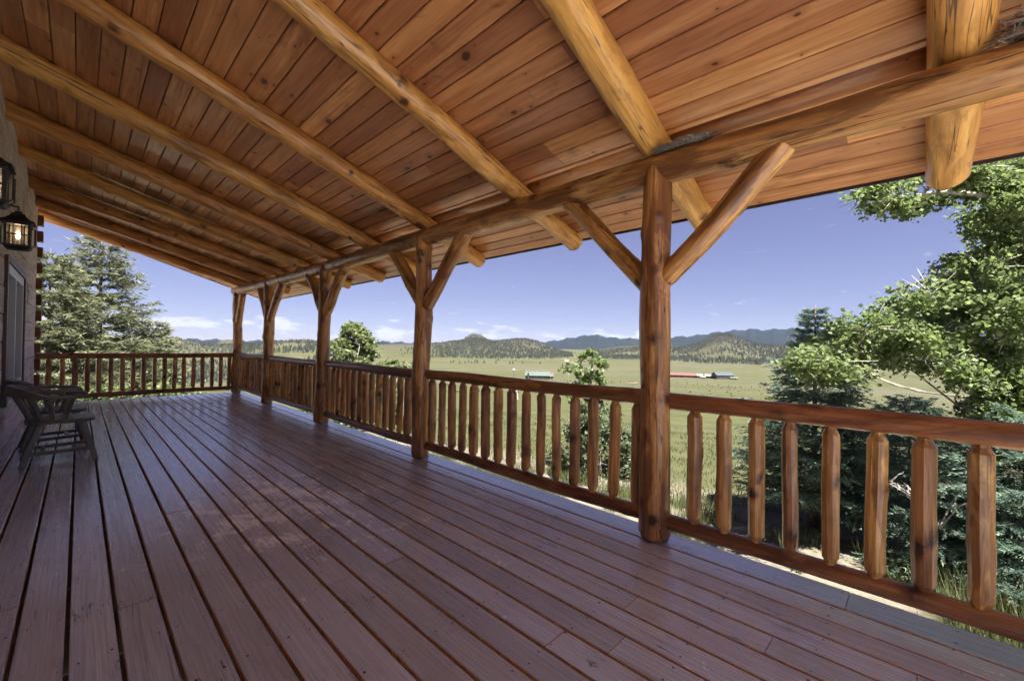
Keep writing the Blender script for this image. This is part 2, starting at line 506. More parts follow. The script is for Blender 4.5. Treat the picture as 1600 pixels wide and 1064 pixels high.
class MB:
    def __init__(s):
        s.V, s.F, s.I = [], [], []
    def add(s, V, F, mi=0):
        k = len(s.V)
        s.V += [tuple(v) for v in V]
        s.F += [tuple(i + k for i in f) for f in F]
        s.I += [mi] * len(F)
    def box(s, a, b, mi=0, mat=None, ch=0.0):
        x0, y0, z0 = a
        x1, y1, z1 = b
        V = [(x0, y0, z0), (x1, y0, z0), (x1, y1, z0), (x0, y1, z0), (x0, y0, z1), (x1, y0, z1), (x1, y1, z1), (x0, y1, z1)]
        if mat is not None:
            V = [mat @ Vector(v) for v in V]
        s.add(V, [(0, 3, 2, 1), (4, 5, 6, 7), (0, 1, 5, 4), (1, 2, 6, 5), (2, 3, 7, 6), (3, 0, 4, 7)], mi)
    def bar(s, p, q, w, t, up=(0, 0, 1), mi=0, w2=None, t2=None):
        """tapered rectangular bar from p to q"""
        p, q = Vector(p), Vector(q)
        d = (q - p).normalized()
        u = Vector(up)
        a = d.cross(u)
        if a.length < 1e-4:
            a = d.cross(Vector((1, 0, 0)))
        a.normalize()
        b = a.cross(d).normalized()
        w2 = w if w2 is None else w2
        t2 = t if t2 is None else t2
        V = []
        for c, ww, tt in ((p, w, t), (q, w2, t2)):
            for i, j in ((-1, -1), (1, -1), (1, 1), (-1, 1)):
                V.append(c + a * i * ww / 2 + b * j * tt / 2)
        s.add(V, [(3, 2, 1, 0), (4, 5, 6, 7), (0, 1, 5, 4), (1, 2, 6, 5), (2, 3, 7, 6), (3, 0, 4, 7)], mi)
    def tube(s, pts, rad, n=6, mi=0):
        pts = [Vector(p) for p in pts]
        rad = rad if isinstance(rad, (list, tuple)) else [rad] * len(pts)
        k = len(s.V)
        u = None
        for i, p in enumerate(pts):
            d = (pts[min(i + 1, len(pts) - 1)] - pts[max(i - 1, 0)]).normalized()
            if u is None:
                u = d.orthogonal().normalized()
            else:
                u = (u - d * u.dot(d)).normalized()
            w = d.cross(u)
            for j in range(n):
                a = 2 * math.pi * j / n
                s.V.append(tuple(p + (u * math.cos(a) + w * math.sin(a)) * rad[i]))
        for i in range(len(pts) - 1):
            for j in range(n):
                s.F.append((k + i * n + j, k + i * n + (j + 1) % n, k + (i + 1) * n + (j + 1) % n, k + (i + 1) * n + j))
                s.I.append(mi)
        s.F.append(tuple(k + j for j in reversed(range(n))))
        s.F.append(tuple(k + (len(pts) - 1) * n + j for j in range(n)))
        s.I += [mi, mi]
    def build(s, name, mats, parent=None, loc=(0, 0, 0), rot=None, smooth=False):
        return link(name, mesh(name, s.V, s.F, mats, smooth, s.I), parent, loc, rot)

def box_obj(name, a, b, mat, parent=None, ch=0.0):
    m = MB()
    m.box(a, b)
    o = m.build(name, mat, parent)
    if ch:
        bv = o.modifiers.new('edge', 'BEVEL')
        bv.width = ch
        bv.segments = 2
    return o

def log_mesh(name, Ln, r0, r1, mat, sides=16, step=0.09, seed=0, wob=0.012, lump=0.05, knots=6, facet=0.02, endround=0.25,
             cone=None, flat=None, bend=None):
    """a peeled log along local +Z with taper, hand-hewn flats, waves and raised knots"""
    rg = random.Random(seed)
    n = max(5, int(Ln / step))
    zs = [i / n for i in range(n + 1)]
    ph = [rg.uniform(0, 6.28) for _ in range(12)]
    kn = [(rg.uniform(0.03, 0.97) * Ln, rg.uniform(0, 6.28), rg.uniform(0.05, 0.15), rg.uniform(0.016, 0.055)) for _ in range(knots)]
    fac = [1 + rg.uniform(-facet, facet) for _ in range(sides)]
    V, F, KN = [], [], []
    rows = []
    for u in zs:
        rows.append((u * Ln, 1.0))
    e = min(r0, r1) * endround
    if cone:
        e, s = cone
        rows = [(0, s), (e * 0.25, s * 1.02), (e, 1.0)] + [(z, k) for z, k in rows if e * 1.5 < z < Ln - e * 1.5] + [(Ln - e, 1.0), (Ln - e * 0.25, s * 1.02), (Ln, s)]
    else:
        rows = [(0, 0.86), (e, 1.0)] + [(z, k) for z, k in rows if e * 2 < z < Ln - e * 2] + [(Ln - e, 1.0), (Ln, 0.86)]
    for z, k in rows:
        u = z / Ln
        cx = wob * (math.sin(ph[0] + u * 5.1) + 0.5 * math.sin(ph[1] + u * 11.0))
        cy = wob * (math.sin(ph[2] + u * 4.3) + 0.5 * math.sin(ph[3] + u * 9.0))
        if bend:
            cx += bend[0] * math.sin(math.pi * u)
            cy += bend[1] * math.sin(math.pi * u)
        rr = (r0 + (r1 - r0) * u) * k * (1 + lump * 0.5 * (math.sin(ph[4] + z * 3.1) + 0.6 * math.sin(ph[5] + z * 7.3)))
        for j in range(sides):
            a = 2 * math.pi * j / sides
            r = rr * fac[j] * (1 + lump * 0.35 * math.sin(ph[6] + 2 * a + z * 1.3) + lump * 0.25 * math.sin(ph[7] + 3 * a - z * 2.2))
            kv = 0.0
            for kz, ka, amp, sz in kn:
                da = (a - ka + math.pi) % (2 * math.pi) - math.pi
                q = ((z - kz) ** 2 + (da * rr) ** 2) / (sz * sz)
                if q < 6:
                    r += rr * amp * math.exp(-q)
                    kv = max(kv, math.exp(-q * 1.6))
            V.append((cx + r * math.cos(a), cy + r * math.sin(a), z))
            KN.append(kv)
    for i in range(len(rows) - 1):
        for j in range(sides):
            F.append((i * sides + j, i * sides + (j + 1) % sides, (i + 1) * sides + (j + 1) % sides, (i + 1) * sides + j))
    F.append(tuple(reversed(range(sides))))
    b = (len(rows) - 1) * sides
    F.append(tuple(b + j for j in range(sides)))
    me = mesh(name, V, F, mat, True)
    ka_ = me.attributes.new('knot', 'FLOAT', 'POINT')
    ka_.data.foreach_set('value', KN)
    sm = [True] * len(me.polygons)
    sm[-1] = sm[-2] = False
    me.polygons.foreach_set('use_smooth', sm)
    return me

def along(p, q):
    return (Vector(q) - Vector(p)).to_track_quat('Z', 'Y')

def place_log(name, p, q, r0, r1, mat, parent, off=(0, 0, 0), **k):
    p, q = Vector(p), Vector(q)
    me = log_mesh(name, (q - p).length, r0, r1, mat, **k)
    return link(name, me, parent, p - Vector(off), along(p, q))

# ------------------------------------------------------------------ dimensions of the porch
XW = -0.58            # face of the log wall
XP = 2.648            # line of the posts
POST_Y = [-1.44, 1.25, 3.94, 6.62, 9.34, 11.72]
DECK_X1 = 2.80
YN, YF = -8.0, 12.02
SL = 0.331
SA = math.atan(SL)
ZC0 = 3.48            # rafter axis height at x = 0
ZU0 = 3.575           # underside of the ceiling at x = 0
ROOF_Y0, ROOF_Y1 = -2.0, 13.15
XE = 3.67             # eave

# ------------------------------------------------------------------ terrain
RB = np.array([0, 7, 12, 30, 60, 120, 250, 400, 583, 900, 3000, 14000.])
ZB = np.array([-1.2, -1.25, -1.7, -3.5, -6.2, -11, -20, -31.5, -38, -40, -42, -45.])
MAZ = np.array([-180, -20, 0, 6, 15, 24, 28.9, 33, 38, 45, 51, 54, 56.5, 59, 61, 63.5, 66, 69, 72, 75, 77, 79, 83, 88, 95, 110, 180.])
MEL = np.array([0.2, .1, .05, .1, .0, .05, .13, .0, -.1, .1, .5, 1.05, 1.48, 1.1, .98, 1.08, 1.2, 1.4, 1.9, 2.22, 2.12, 2.28, 2.15, 1.75, 1.4, .8, .2])
def vnoise(x, y, s):
    z = 0
    for k, (a, b) in enumerate(((1.0, 0.3), (0.7, -1.1), (-0.4, 0.9), (1.9, 1.3), (-2.1, 0.8))):
        z = z + np.sin((a * x + b * y) / s * (1 + 0.37 * k) + 1.7 * k + 2.0 * np.sin((b * x - a * y) / s * 0.6 + k)) / (1 + 0.5 * k)
    return z / 2.6
def az_of(x, y):
    return np.degrees(np.arctan2(x, y))
def gz(x, y):
    x = np.asarray(x, float)
    y = np.asarray(y, float)
    r = np.hypot(x, y)
    az = az_of(x, y)
    z = np.interp(r, RB, ZB)
    back = np.clip((-(x) - 3) / 30.0, 0, 1) * np.clip(1 - r / 400.0, 0, 1)
    z = z + back * np.minimum(r * 0.12, 12)
    sm = np.clip((r - 12) / 60, 0, 1)
    z = z + vnoise(x, y, 17) * 0.35 * sm + vnoise(x, y, 90) * 1.2 * np.clip((r - 80) / 200, 0, 1)
    def hill(a0, wa, r0, wr, A, pw=2.0):
        return A * np.exp(-np.abs((az - a0) / wa) ** pw) * np.exp(-np.abs((r - r0) / wr) ** 2)
    z = z + hill(40.9, 2.7, 2350, 420, 94, 1.9)
    z = z + hill(48.0, 4.2, 1750, 420, 54, 2.2)
    z = z + hill(40.5, 5.5, 1650, 380, 44, 2.4)
    z = z + hill(31, 6.5, 1900, 600, 38, 2.4)
    z = z + hill(19.5, 5.5, 1050, 300, 36, 3.0)
    z = z + hill(10, 9, 1500, 350, 28, 3.0)
    z = z + hill(6.3, 3.4, 2600, 500, 55)
    z = z + hill(-6, 7.0, 2300, 500, 58)
    z = z + hill(11.8, 1.2, 3300, 300, 52, 2.6)
    z = z + hill(72.3, 3.3, 1950, 420, 78, 1.8)
    z = z + hill(64, 7, 2300, 420, 46, 2.4)
    z = z + hill(82, 8, 2200, 450, 50, 2.6)
    z = z + hill(95, 12, 2100, 500, 50, 2.6)
    z = z + vnoise(x, y, 260) * 7.0 * np.clip((r - 1250) / 500, 0, 1) * np.clip((6000 - r) / 2000, 0, 1)
    el = np.interp(az, MAZ, MEL)
    rid = 8500 * np.tan(np.radians(el)) + 46 + 14 * np.sin(az * 3.1) + 8 * np.sin(az * 7.7 + 1)
    z = z + rid * np.exp(-((r - 8500) / 1300) ** 2) * np.clip((r - 4500) / 1500, 0, 1)
    return z
def gz1(x, y):
    return float(gz(np.array([x]), np.array([y]))[0])
def polar(az, r):
    return r * math.sin(R_(az)), r * math.cos(R_(az))

def build_ground():
    azs = np.concatenate([np.arange(-9, 104, 0.25), np.arange(104, 351, 4.0)])
    rr = np.concatenate([np.linspace(0.6, 14, 34), np.geomspace(14.6, 900, 70), np.geomspace(925, 3800, 110), np.geomspace(3950, 12500, 46)])
    A, Rr = np.meshgrid(np.radians(azs), rr, indexing='ij')
    X, Y = Rr * np.sin(A), Rr * np.cos(A)
    Z = gz(X, Y)
    na, nr = X.shape
    V = np.stack([X.ravel(), Y.ravel(), Z.ravel()], 1)
    i = np.arange(na)[:, None]
    j = np.arange(nr - 1)[None, :]
    i2 = (i + 1) % na
    q = np.stack([(i * nr + j), (i * nr + j + 1), (i2 * nr + j + 1), (i2 * nr + j)], -1).reshape(-1, 4)
    V = np.vstack([V, [[0, 0, -1.2]]])
    tri = np.stack([np.full(na, len(V) - 1), np.arange(na) * nr, ((np.arange(na) + 1) % na) * nr], 1)
    me = bpy.data.meshes.new('ground')
    me.vertices.add(len(V))
    me.vertices.foreach_set('co', V.ravel())
    nl = q.size + tri.size
    me.loops.add(nl)
    me.loops.foreach_set('vertex_index', np.concatenate([q.ravel(), tri.ravel()]).astype(np.int32))
    me.polygons.add(len(q) + len(tri))
    st = np.concatenate([np.arange(len(q)) * 4, q.size + np.arange(len(tri)) * 3])
    me.polygons.foreach_set('loop_start', st.astype(np.int32))
    me.polygons.foreach_set('use_smooth', np.ones(len(st), bool))
    me.materials.append(M['ground'])
    me.update()
    me.validate()
    # make sure normals look up
    o = link('ground', me)
    if me.polygons[0].normal.z < 0:
        me.flip_normals()
    tag(o, kind='structure')
build_ground()

def ribbon(name, pts, w, lift, mat):
    mb = MB()
    P = []
    for a, b in zip(pts[:-1], pts[1:]):
        n = max(2, int(math.dist(a, b) / max(w, 6)))
        for i in range(n):
            P.append((a[0] + (b[0] - a[0]) * i / n, a[1] + (b[1] - a[1]) * i / n))
    P.append(pts[-1])
    V, F = [], []
    for i, p in enumerate(P):
        a = P[max(0, i - 1)]
        b = P[min(len(P) - 1, i + 1)]
        d = Vector((b[0] - a[0], b[1] - a[1], 0)).normalized()
        s = Vector((-d.y, d.x, 0)) * w * (0.5 + 0.08 * math.sin(i * 1.7))
        for k in (-1, 1):
            x, y = p[0] + s.x * k, p[1] + s.y * k
            V.append((x, y, gz1(x, y) + lift))
    for i in range(len(P) - 1):
        F.append((2 * i, 2 * i + 1, 2 * i + 3, 2 * i + 2))
    me = mesh(name, V, F, mat, True)
    if me.polygons[0].normal.z < 0:
        me.flip_normals()
    return tag(link(name, me), kind='structure')
ribbon('dirt_road', [polar(96, 420), polar(90, 520), polar(87.6, 700), polar(86.4, 900), polar(85.5, 1200)], 5.5, 0.7, M['road'])
ribbon('dirt_road', [polar(54.5, 900), polar(53.8, 985), polar(52.9, 1040), polar(53.4, 1110), polar(52.8, 1180)], 10, 1.2, M['road'])
ribbon('dirt_road', [polar(55.6, 960), polar(55.0, 1030), polar(54.7, 1080), polar(55.0, 1140)], 8, 1.2, M['road'])
ribbon('dirt_road', [polar(30, 620), polar(40, 640), polar(50, 660), polar(60, 690)], 3.5, 0.6, M['road'])
ribbon('dirt_road', [polar(10, 140), polar(30, 150), polar(45, 175), polar(60, 210), polar(64, 300)], 3.0, 0.25, M['road'])

# ------------------------------------------------------------------ deck
deck = tag(link('deck', None), 'porch floor of long weathered red-brown boards', None, None, 'structure')
def deck_board(x0, x1, y0, y1, dz):
    w = x1 - x0
    Ln = y1 - y0
    c = 0.004
    prof = [(0, -0.038), (w, -0.038), (w, -c), (w - c, 0), (c, 0), (0, -c)]
    V, F, I = [], [], []
    for y in (0, Ln):
        for px, pz in prof:
            V.append((px - w / 2, y - Ln / 2, pz))
    n = len(prof)
    for i in range(n):
        F.append((i, (i + 1) % n, n + (i + 1) % n, n + i))
        I.append(0 if i in (2, 3, 4) else 1)
    F.append(tuple(reversed(range(n))))
    F.append(tuple(range(n, 2 * n)))
    I += [1, 1]
    me = mesh('deck_board', V, F, [M['deck'], M['deckside']], False, I)
    me.flip_normals() if me.polygons[3].normal.z < 0 else None
    return link('deck_board', me, deck, ((x0 + x1) / 2, (y0 + y1) / 2, dz))
GP, G0, GAP = 0.1534, -0.1676, 0.0155
rg = random.Random(11)
gx = [G0 + GP * k for k in range(-2, 20)]
edges = [XW - 0.004] + [g for g in gx if g > XW + 0.05 and g < DECK_X1 - 0.06] + [DECK_X1]
for i in range(len(edges) - 1):
    a, b = edges[i] + GAP / 2, edges[i + 1] - GAP / 2
    if i == len(edges) - 2:
        b = DECK_X1
    y = YN
    first = True
    while y < YF - 0.01:
        ln = rg.choice((2.44, 3.05, 3.66, 4.27, 4.88))
        if first:
            ln = rg.uniform(1.2, 4.6)
            first = False
        y2 = y + ln
        if YF - y2 < 0.9:
            y2 = YF
        deck_board(a, b, y + 0.0015, y2 - 0.0015, rg.uniform(-0.0012, 0.0012))
        y = y2
JOIST_Y = [YN + 0.2 + 0.405 * k for k in range(int((YF - YN - 0.2) / 0.405) + 1)]
mj = MB()
mj.box((XW + 0.02, -0.02, -0.19), (DECK_X1 - 0.05, 0.02, 0.0))
jm = mesh('joist', mj.V, mj.F, M['joist'])
for y in JOIST_Y:
    link('joist', jm, deck, (0, y, -0.0395))
box_obj('rim_board', (DECK_X1 - 0.045, YN, -0.25), (DECK_X1 - 0.008, YF - 0.01, -0.0395), M['joist'], deck)
box_obj('rim_board', (XW, YF - 0.05, -0.25), (DECK_X1 - 0.05, YF - 0.012, -0.0395), M['joist'], deck)
# nail heads
mn = MB()
for i in range(len(edges) - 1):
    for y in JOIST_Y:
        if y < -1.0:
            continue
        for u in (0.2, 0.8):
            if rg.random() < 0.12:
                continue
            x = edges[i] + (edges[i + 1] - edges[i]) * u + rg.uniform(-.012, .012)
            yy = y + rg.uniform(-.014, .014)
            r = rg.uniform(0.0032, 0.0058)
            a0 = rg.uniform(0, 1)
            ring = [(x + r * math.cos(a0 + k * 1.047), yy + 1.25 * r * math.sin(a0 + k * 1.047), 0.0022) for k in range(6)]
            mn.add(ring, [(0, 1, 2, 3, 4, 5)])
tag(mn.build('nail_heads', M['nail'], deck), kind='stuff')

# ------------------------------------------------------------------ roof over the porch
roof = thing('porch_roof', 'sloping varnished pine ceiling carried on round log rafters above the porch', 'roof')
CP = 0.1455
def ceil_board(xc, y0, y1, dz=0.0, w=CP - 0.006, mat=None):
    Ln = y1 - y0
    c = 0.0065
    h = w / 2
    prof = [(-h, 0.018), (-h, c), (-h + c, 0), (h - c, 0), (h, c), (h, 0.018)]
    V, F = [], []
    for y in (-Ln / 2, Ln / 2):
        for px, pz in prof:
            V.append((px, y, pz))
    n = len(prof)
    for i in range(n):
        F.append((i, n + i, n + (i + 1) % n, (i + 1) % n))
    F.append(tuple(range(n)))
    F.append(tuple(reversed(range(n, 2 * n))))
    me = mesh('ceiling_board', V, F, mat or M['ceiling'])
    return link('ceiling_board', me, roof, (xc, (y0 + y1) / 2, ZU0 - SL * xc + dz), (0, SA, 0))
step_x = CP * math.cos(SA)
rg = random.Random(5)
xc = XE - step_x / 2 - 0.002
k = 0
while xc > XW - 0.1:
    y = ROOF_Y0
    first = True
    while y < ROOF_Y1 - 0.01:
        ln = rg.choice((3.66, 4.27, 4.88))
        if first:
            ln = rg.uniform(1.0, 4.5)
            first = False
        y2 = y + ln
        if ROOF_Y1 - y2 < 1.0:
            y2 = ROOF_Y1
        ceil_board(xc, y + 0.001, y2 - 0.001)
        y = y2
    xc -= step_x
mr = MB()
X0R = -5.5
def rz(x, up): return ZU0 - SL * x + up
mr.add([(X0R, ROOF_Y0, rz(X0R, .021)), (XE, ROOF_Y0, rz(XE, .021)), (XE, ROOF_Y1, rz(XE, .021)), (X0R, ROOF_Y1, rz(X0R, .021)),
        (X0R, ROOF_Y0, rz(X0R, .12)), (XE, ROOF_Y0, rz(XE, .12)), (XE, ROOF_Y1, rz(XE, .12)), (X0R, ROOF_Y1, rz(X0R, .12))],
       [(0, 3, 2, 1), (4, 5, 6, 7), (0, 1, 5, 4), (1, 2, 6, 5), (2, 3, 7, 6), (3, 0, 4, 7)])
mr.build('roof_sheathing', M['backing'], roof)
mr = MB()
mr.add([(XE + .004, ROOF_Y0, rz(XE, -.012)), (XE + .022, ROOF_Y0, rz(XE, -.012)), (XE + .022, ROOF_Y1, rz(XE, -.012)), (XE + .004, ROOF_Y1, rz(XE, -.012)),
        (XE + .004, ROOF_Y0, rz(XE, .13)), (XE + .022, ROOF_Y0, rz(XE, .13)), (XE + .022, ROOF_Y1, rz(XE, .13)), (XE + .004, ROOF_Y1, rz(XE, .13))],
       [(0, 3, 2, 1), (4, 5, 6, 7), (0, 1, 5, 4), (1, 2, 6, 5), (2, 3, 7, 6), (3, 0, 4, 7)])
mr.build('drip_edge', M['drip'], roof)
mr = MB()
mr.add([(X0R, ROOF_Y1 + .003, rz(X0R, -.012)), (XE, ROOF_Y1 + .003, rz(XE, -.012)), (XE, ROOF_Y1 + .04, rz(XE, -.012)), (X0R, ROOF_Y1 + .04, rz(X0R, -.012)),
        (X0R, ROOF_Y1 + .003, rz(X0R, .13)), (XE, ROOF_Y1 + .003, rz(XE, .13)), (XE, ROOF_Y1 + .04, rz(XE, .13)), (X0R, ROOF_Y1 + .04, rz(X0R, .13))],
       [(0, 3, 2, 1), (4, 5, 6, 7), (0, 1, 5, 4), (1, 2, 6, 5), (2, 3, 7, 6), (3, 0, 4, 7)])
mr.build('barge_board', M['trim'], roof)
# rafters: (y at wall, y at beam)
RAF = [(-1.42, -1.42), (-0.12, -0.11), (1.20, 1.275), (2.58, 2.57), (4.02, 4.02), (5.50, 5.36), (6.98, 6.58), (8.36, 7.82), (9.92, 9.05), (11.3, 10.4), (12.5, 11.6)]
def raf_pt(x, yw, yb, dz=0.0):
    u = (x - XW) / (XP - XW)
    return (x, yw + (yb - yw) * u, ZC0 - SL * x + dz)
for i, (yw, yb) in enumerate(RAF):
    r = 0.102 if i == 1 else random.Random(i).uniform(0.088, 0.1)
    xe = 3.60 if i == 1 else 3.56 + random.Random(i * 3).uniform(-.05, .05)
    if i >= 9: xe = 3.3
    place_log('rafter', raf_pt(XW - 0.12, yw, yb), raf_pt(xe, yw, yb, -0.0), r * 1.0, r * 0.98, M['rafter'], roof, seed=40 + i,
              sides=26, step=0.035, wob=0.010, lump=0.065, knots=16, facet=0.012, endround=0.22)
# half-round trim between rafters above the beam
for (a, b) in zip(RAF[:-1], RAF[1:]):
    y0, y1 = a[1] + 0.06, b[1] - 0.06
    Ln = y1 - y0
    mt = MB()
    n = 7
    V, F = [], []
    for y in (-Ln / 2, Ln / 2):
        for q in range(n):
            an = math.pi * q / (n - 1)
            V.append((-0.068 * math.cos(an), y, -0.022 * math.sin(an)))
    for q in range(n - 1):
        F.append((q, n + q, n + q + 1, q + 1))
    F.append(tuple(range(n)))
    F.append(tuple(reversed(range(n, 2 * n))))
    xx = XP + 0.155
    link('trim_strip', mesh('trim_strip', V, F, M['ceiling'], True), roof, (xx, (y0 + y1) / 2, ZU0 - SL * xx - 0.001), (0, SA, 0))
# the long log beam on the posts
place_log('log_beam', (XP, -1.85, 2.405), (XP, 12.02, 2.43), 0.098, 0.094, M['beam'], roof, seed=3, sides=24, step=0.042, wob=0.014, lump=0.08, knots=70, facet=0.015)

# ------------------------------------------------------------------ posts with braces
POST_LABEL = [None, 'nearest thick log post with knots, nest above its left brace', 'second nearest log post, two dark knots below rail height',
              'middle log post of the row, in front of the leafy bush', 'slim log post between the corner post and the middle post', 'farthest corner log post where side and end railings meet']
def place_post(i):
    y = POST_Y[i]
    t = thing('log_post', POST_LABEL[i] or 'log post behind the viewpoint at the near end of the railing', 'post', (XP, y, 0), 'log posts along the porch edge')
    top = 2.43
    me = log_mesh('shaft', top - 0.012, 0.10, 0.090, M['post'], sides=30, step=0.028, seed=100 + i, wob=0.011, lump=0.10, knots=16, facet=0.02, endround=0.35)
    link('shaft', me, t, (-0.018, 0, 0.012), (0, 0, i * 1.3))
    mb = MB()
    mb.box((-0.055, -0.055, 0.0012), (0.055, 0.055, 0.02))
    mb.build('base_pad', M['pad'], t)
    for s in (-1, 1):
        if i == 5 and s > 0:
            continue
        rr = random.Random(i * 7 + s)
        p = (0.0, s * 0.045, 1.66 + rr.uniform(-.03, .03))
        q = (0.0, s * (0.70 + rr.uniform(-.03, .03)), 2.37)
        if i == 5:
            q = (0.0, s * 0.34, 2.37)
        r = rr.uniform(0.066, 0.074)
        place_log('brace', p, q, r, r * 1.02, M['post'], t, seed=200 + i * 3 + s, sides=18, step=0.035, wob=0.005, lump=0.06, knots=6, facet=0.03, endround=0.5)
for i in range(len(POST_Y)):
    place_post(i)

# ------------------------------------------------------------------ railings
BAL = [log_mesh('baluster', 0.69, 0.040 * f, 0.040 * f, M['baluster'], sides=10, step=0.05, seed=300 + q, wob=0.0018, lump=0.035, knots=4, facet=0.05, cone=(0.040, 0.6))
       for q, f in enumerate((1.0, 0.95, 1.06, 0.98, 1.02, 0.93, 1.05, 1.0, 1.1, 0.97))]
for me in BAL:                       # hand-hewn facets stay crisp
    me.polygons.foreach_set('use_smooth', [False] * len(me.polygons))
def railing(p, q, n, label, dz=0.0, start=0.14):
    p, q = Vector(p), Vector(q)
    t = thing('porch_railing', label, 'railing', (p.x, p.y, 0), 'log railing sections round the porch')
    sd = int(abs(p.x * 31 + p.y * 17)) + 5
    rr = random.Random(sd)
    top0 = Vector((p.x, p.y, 0.905 + dz))
    top1 = Vector((q.x, q.y, 0.905 + dz + rr.uniform(-.006, .006)))
    place_log('top_rail', top0, top1, 0.053, 0.053, M['rail'], t, off=(p.x, p.y, 0), seed=sd, sides=14, step=0.05, wob=0.004, lump=0.05, knots=9, facet=0.05)
    place_log('bottom_rail', (p.x, p.y, 0.135 + dz), (q.x, q.y, 0.135 + dz), 0.046, 0.046, M['rail'], t, off=(p.x, p.y, 0), seed=sd + 1, sides=14, step=0.05, wob=0.004, lump=0.05, knots=9, facet=0.05)
    d = q - p
    for i in range(n):
        u = (i + 0.5 + rr.uniform(-.06, .06)) / n if n < 2 else (start + 0.1685 * i + rr.uniform(-.006, .006)) / d.length
        c = d * u
        b = link('baluster', rr.choice(BAL), t, (c.x, c.y, 0.172 + dz), (rr.uniform(-.008, .008), rr.uniform(-.008, .008), rr.uniform(0, 6.28)))
        f = rr.uniform(0.93, 1.07)
        b.scale = (f, f, 1.0)
RL = [(0, 'nearest railing section, broad balusters running out of the frame beside the dense spruce', 0.0),
      (1, 'railing section between the two nearest log posts, sapling behind it', 0.005),
      (2, 'railing section in front of the round leafy bush', 0.01),
      (3, 'railing section between the middle post and the slim post, balusters nearly closed up', 0.01),
      (4, 'farthest side railing section, ending at the corner post', 0.01)]
for i, lab, dz in RL:
    y0, y1 = POST_Y[i + 1], POST_Y[i]
    railing((XP, y0 - 0.05, 0), (XP, y1 + 0.05, 0), int((y0 - y1 - (0.33 if i == 0 else 0.24)) / 0.1685) + 1, lab, dz, 0.197 if i == 0 else 0.14)
railing((XP - 0.03, POST_Y[5], 0), (XW + 0.02, POST_Y[5], 0), 18, 'short railing across the far end of the porch, meeting the log wall', 0.0)

# ------------------------------------------------------------------ trees
RIGHT_CLUMPS = [(6.16,-0.09,3.16,0.2),(8.1,-0.96,2.68,0.18),(6.53,-0.29,3.07,0.17),(8.02,-0.82,2.68,0.18),(7.75,-0.87,3.51,0.23),(8.28,-0.97,3.01,0.24),(7.17,-0.28,3.09,0.2),(6.94,0.29,3.31,0.16),(6.63,0.08,2.89,0.19),(7.6,-1.01,3.29,0.18),(6.96,-0.45,3.16,0.23),(6.96,-0.63,2.72,0.19),(5.84,0.22,2.81,0.23),(6.6,0.06,3.29,0.17),(7.08,-0.67,3.03,0.17),(7.22,-0.94,2.94,0.17),(6.51,-0.48,3.16,0.21),(5.94,0.44,2.93,0.25),(6.71,-0.69,2.78,0.19),(8.5,-1.07,3.72,0.26),(6.95,-0.89,2.61,0.18),(7.61,-0.5,2.96,0.25),(8.05,-0.75,3.67,0.18),(7.74,-0.9,3.15,0.2),(7.59,-1.01,2.45,0.2),(7.57,-0.59,2.72,0.26),(8.1,-0.85,1.22,0.3),(7.62,-0.51,1.62,0.22),(6.66,-0.65,1.71,0.22),(7.61,-0.79,2.29,0.3),(7.13,-0.7,1.0,0.28),(6.31,0.02,1.21,0.32),(9.4,-1.25,1.26,0.33),(6.75,-0.64,1.5,0.29),(8.27,-0.33,2.23,0.32),(7.75,-0.38,1.27,0.27),(6.95,-0.91,1.98,0.3),(7.39,-0.02,1.64,0.23),(8.28,-0.68,0.73,0.22),(8.18,-1.05,0.97,0.2),(7.12,-0.52,1.01,0.25),(7.42,0.44,1.27,0.3),(8.01,-0.6,2.0,0.32),(5.46,0.64,1.12,0.34),(7.41,-0.97,2.44,0.32),(5.48,0.87,1.09,0.23),(9.27,-1.19,3.04,0.3),(6.46,-0.33,0.97,0.23),(7.52,-0.62,1.19,0.22),(7.21,-0.92,1.64,0.29),(7.94,-0.26,1.52,0.2),(9.13,-0.95,2.99,0.31),(8.76,-0.86,0.59,0.23),(9.44,-1.09,0.65,0.2),(6.14,-0.06,1.82,0.29),(5.78,0.39,1.48,0.29),(6.67,-0.47,2.14,0.25),(7.8,-0.4,2.38,0.23),(8.55,-0.67,2.72,0.32),(7.02,0.3,1.56,0.3),(8.38,-0.96,2.18,0.22),(6.47,0.58,1.17,0.27),(7.64,-0.89,1.85,0.31),(7.46,-0.31,1.89,0.29),(7.95,-1.05,0.71,0.26),(6.16,0.75,1.34,0.32),(6.1,0.09,1.39,0.2),(8.42,-0.88,2.62,0.25),(8.41,-0.8,2.14,0.29),(7.1,0.16,1.73,0.32),(6.82,-0.08,1.43,0.29),(6.18,0.18,1.2,0.24),(7.93,-0.57,1.42,0.33),(6.43,-0.17,1.13,0.26),(7.77,-0.17,1.77,0.23),(8.53,-0.75,2.5,0.21),(8.27,-0.98,1.49,0.21),(7.75,-1.03,2.3,0.22),(6.1,0.59,1.43,0.22),(6.72,0.93,0.91,0.25),(8.19,-0.91,1.7,0.23),(8.13,-0.35,1.72,0.28),(6.87,-0.4,2.0,0.28),(7.94,-0.49,1.85,0.22),(6.8,-0.64,0.43,0.25),(6.9,-0.6,0.64,0.29),(7.7,-0.91,0.31,0.22),(7.62,-1.0,0.65,0.21),(7.06,-0.5,0.82,0.21),(7.82,-0.82,0.12,0.28),(7.64,-0.49,0.5,0.24),(6.92,-0.73,0.55,0.25),(6.95,-0.77,0.8,0.22)]
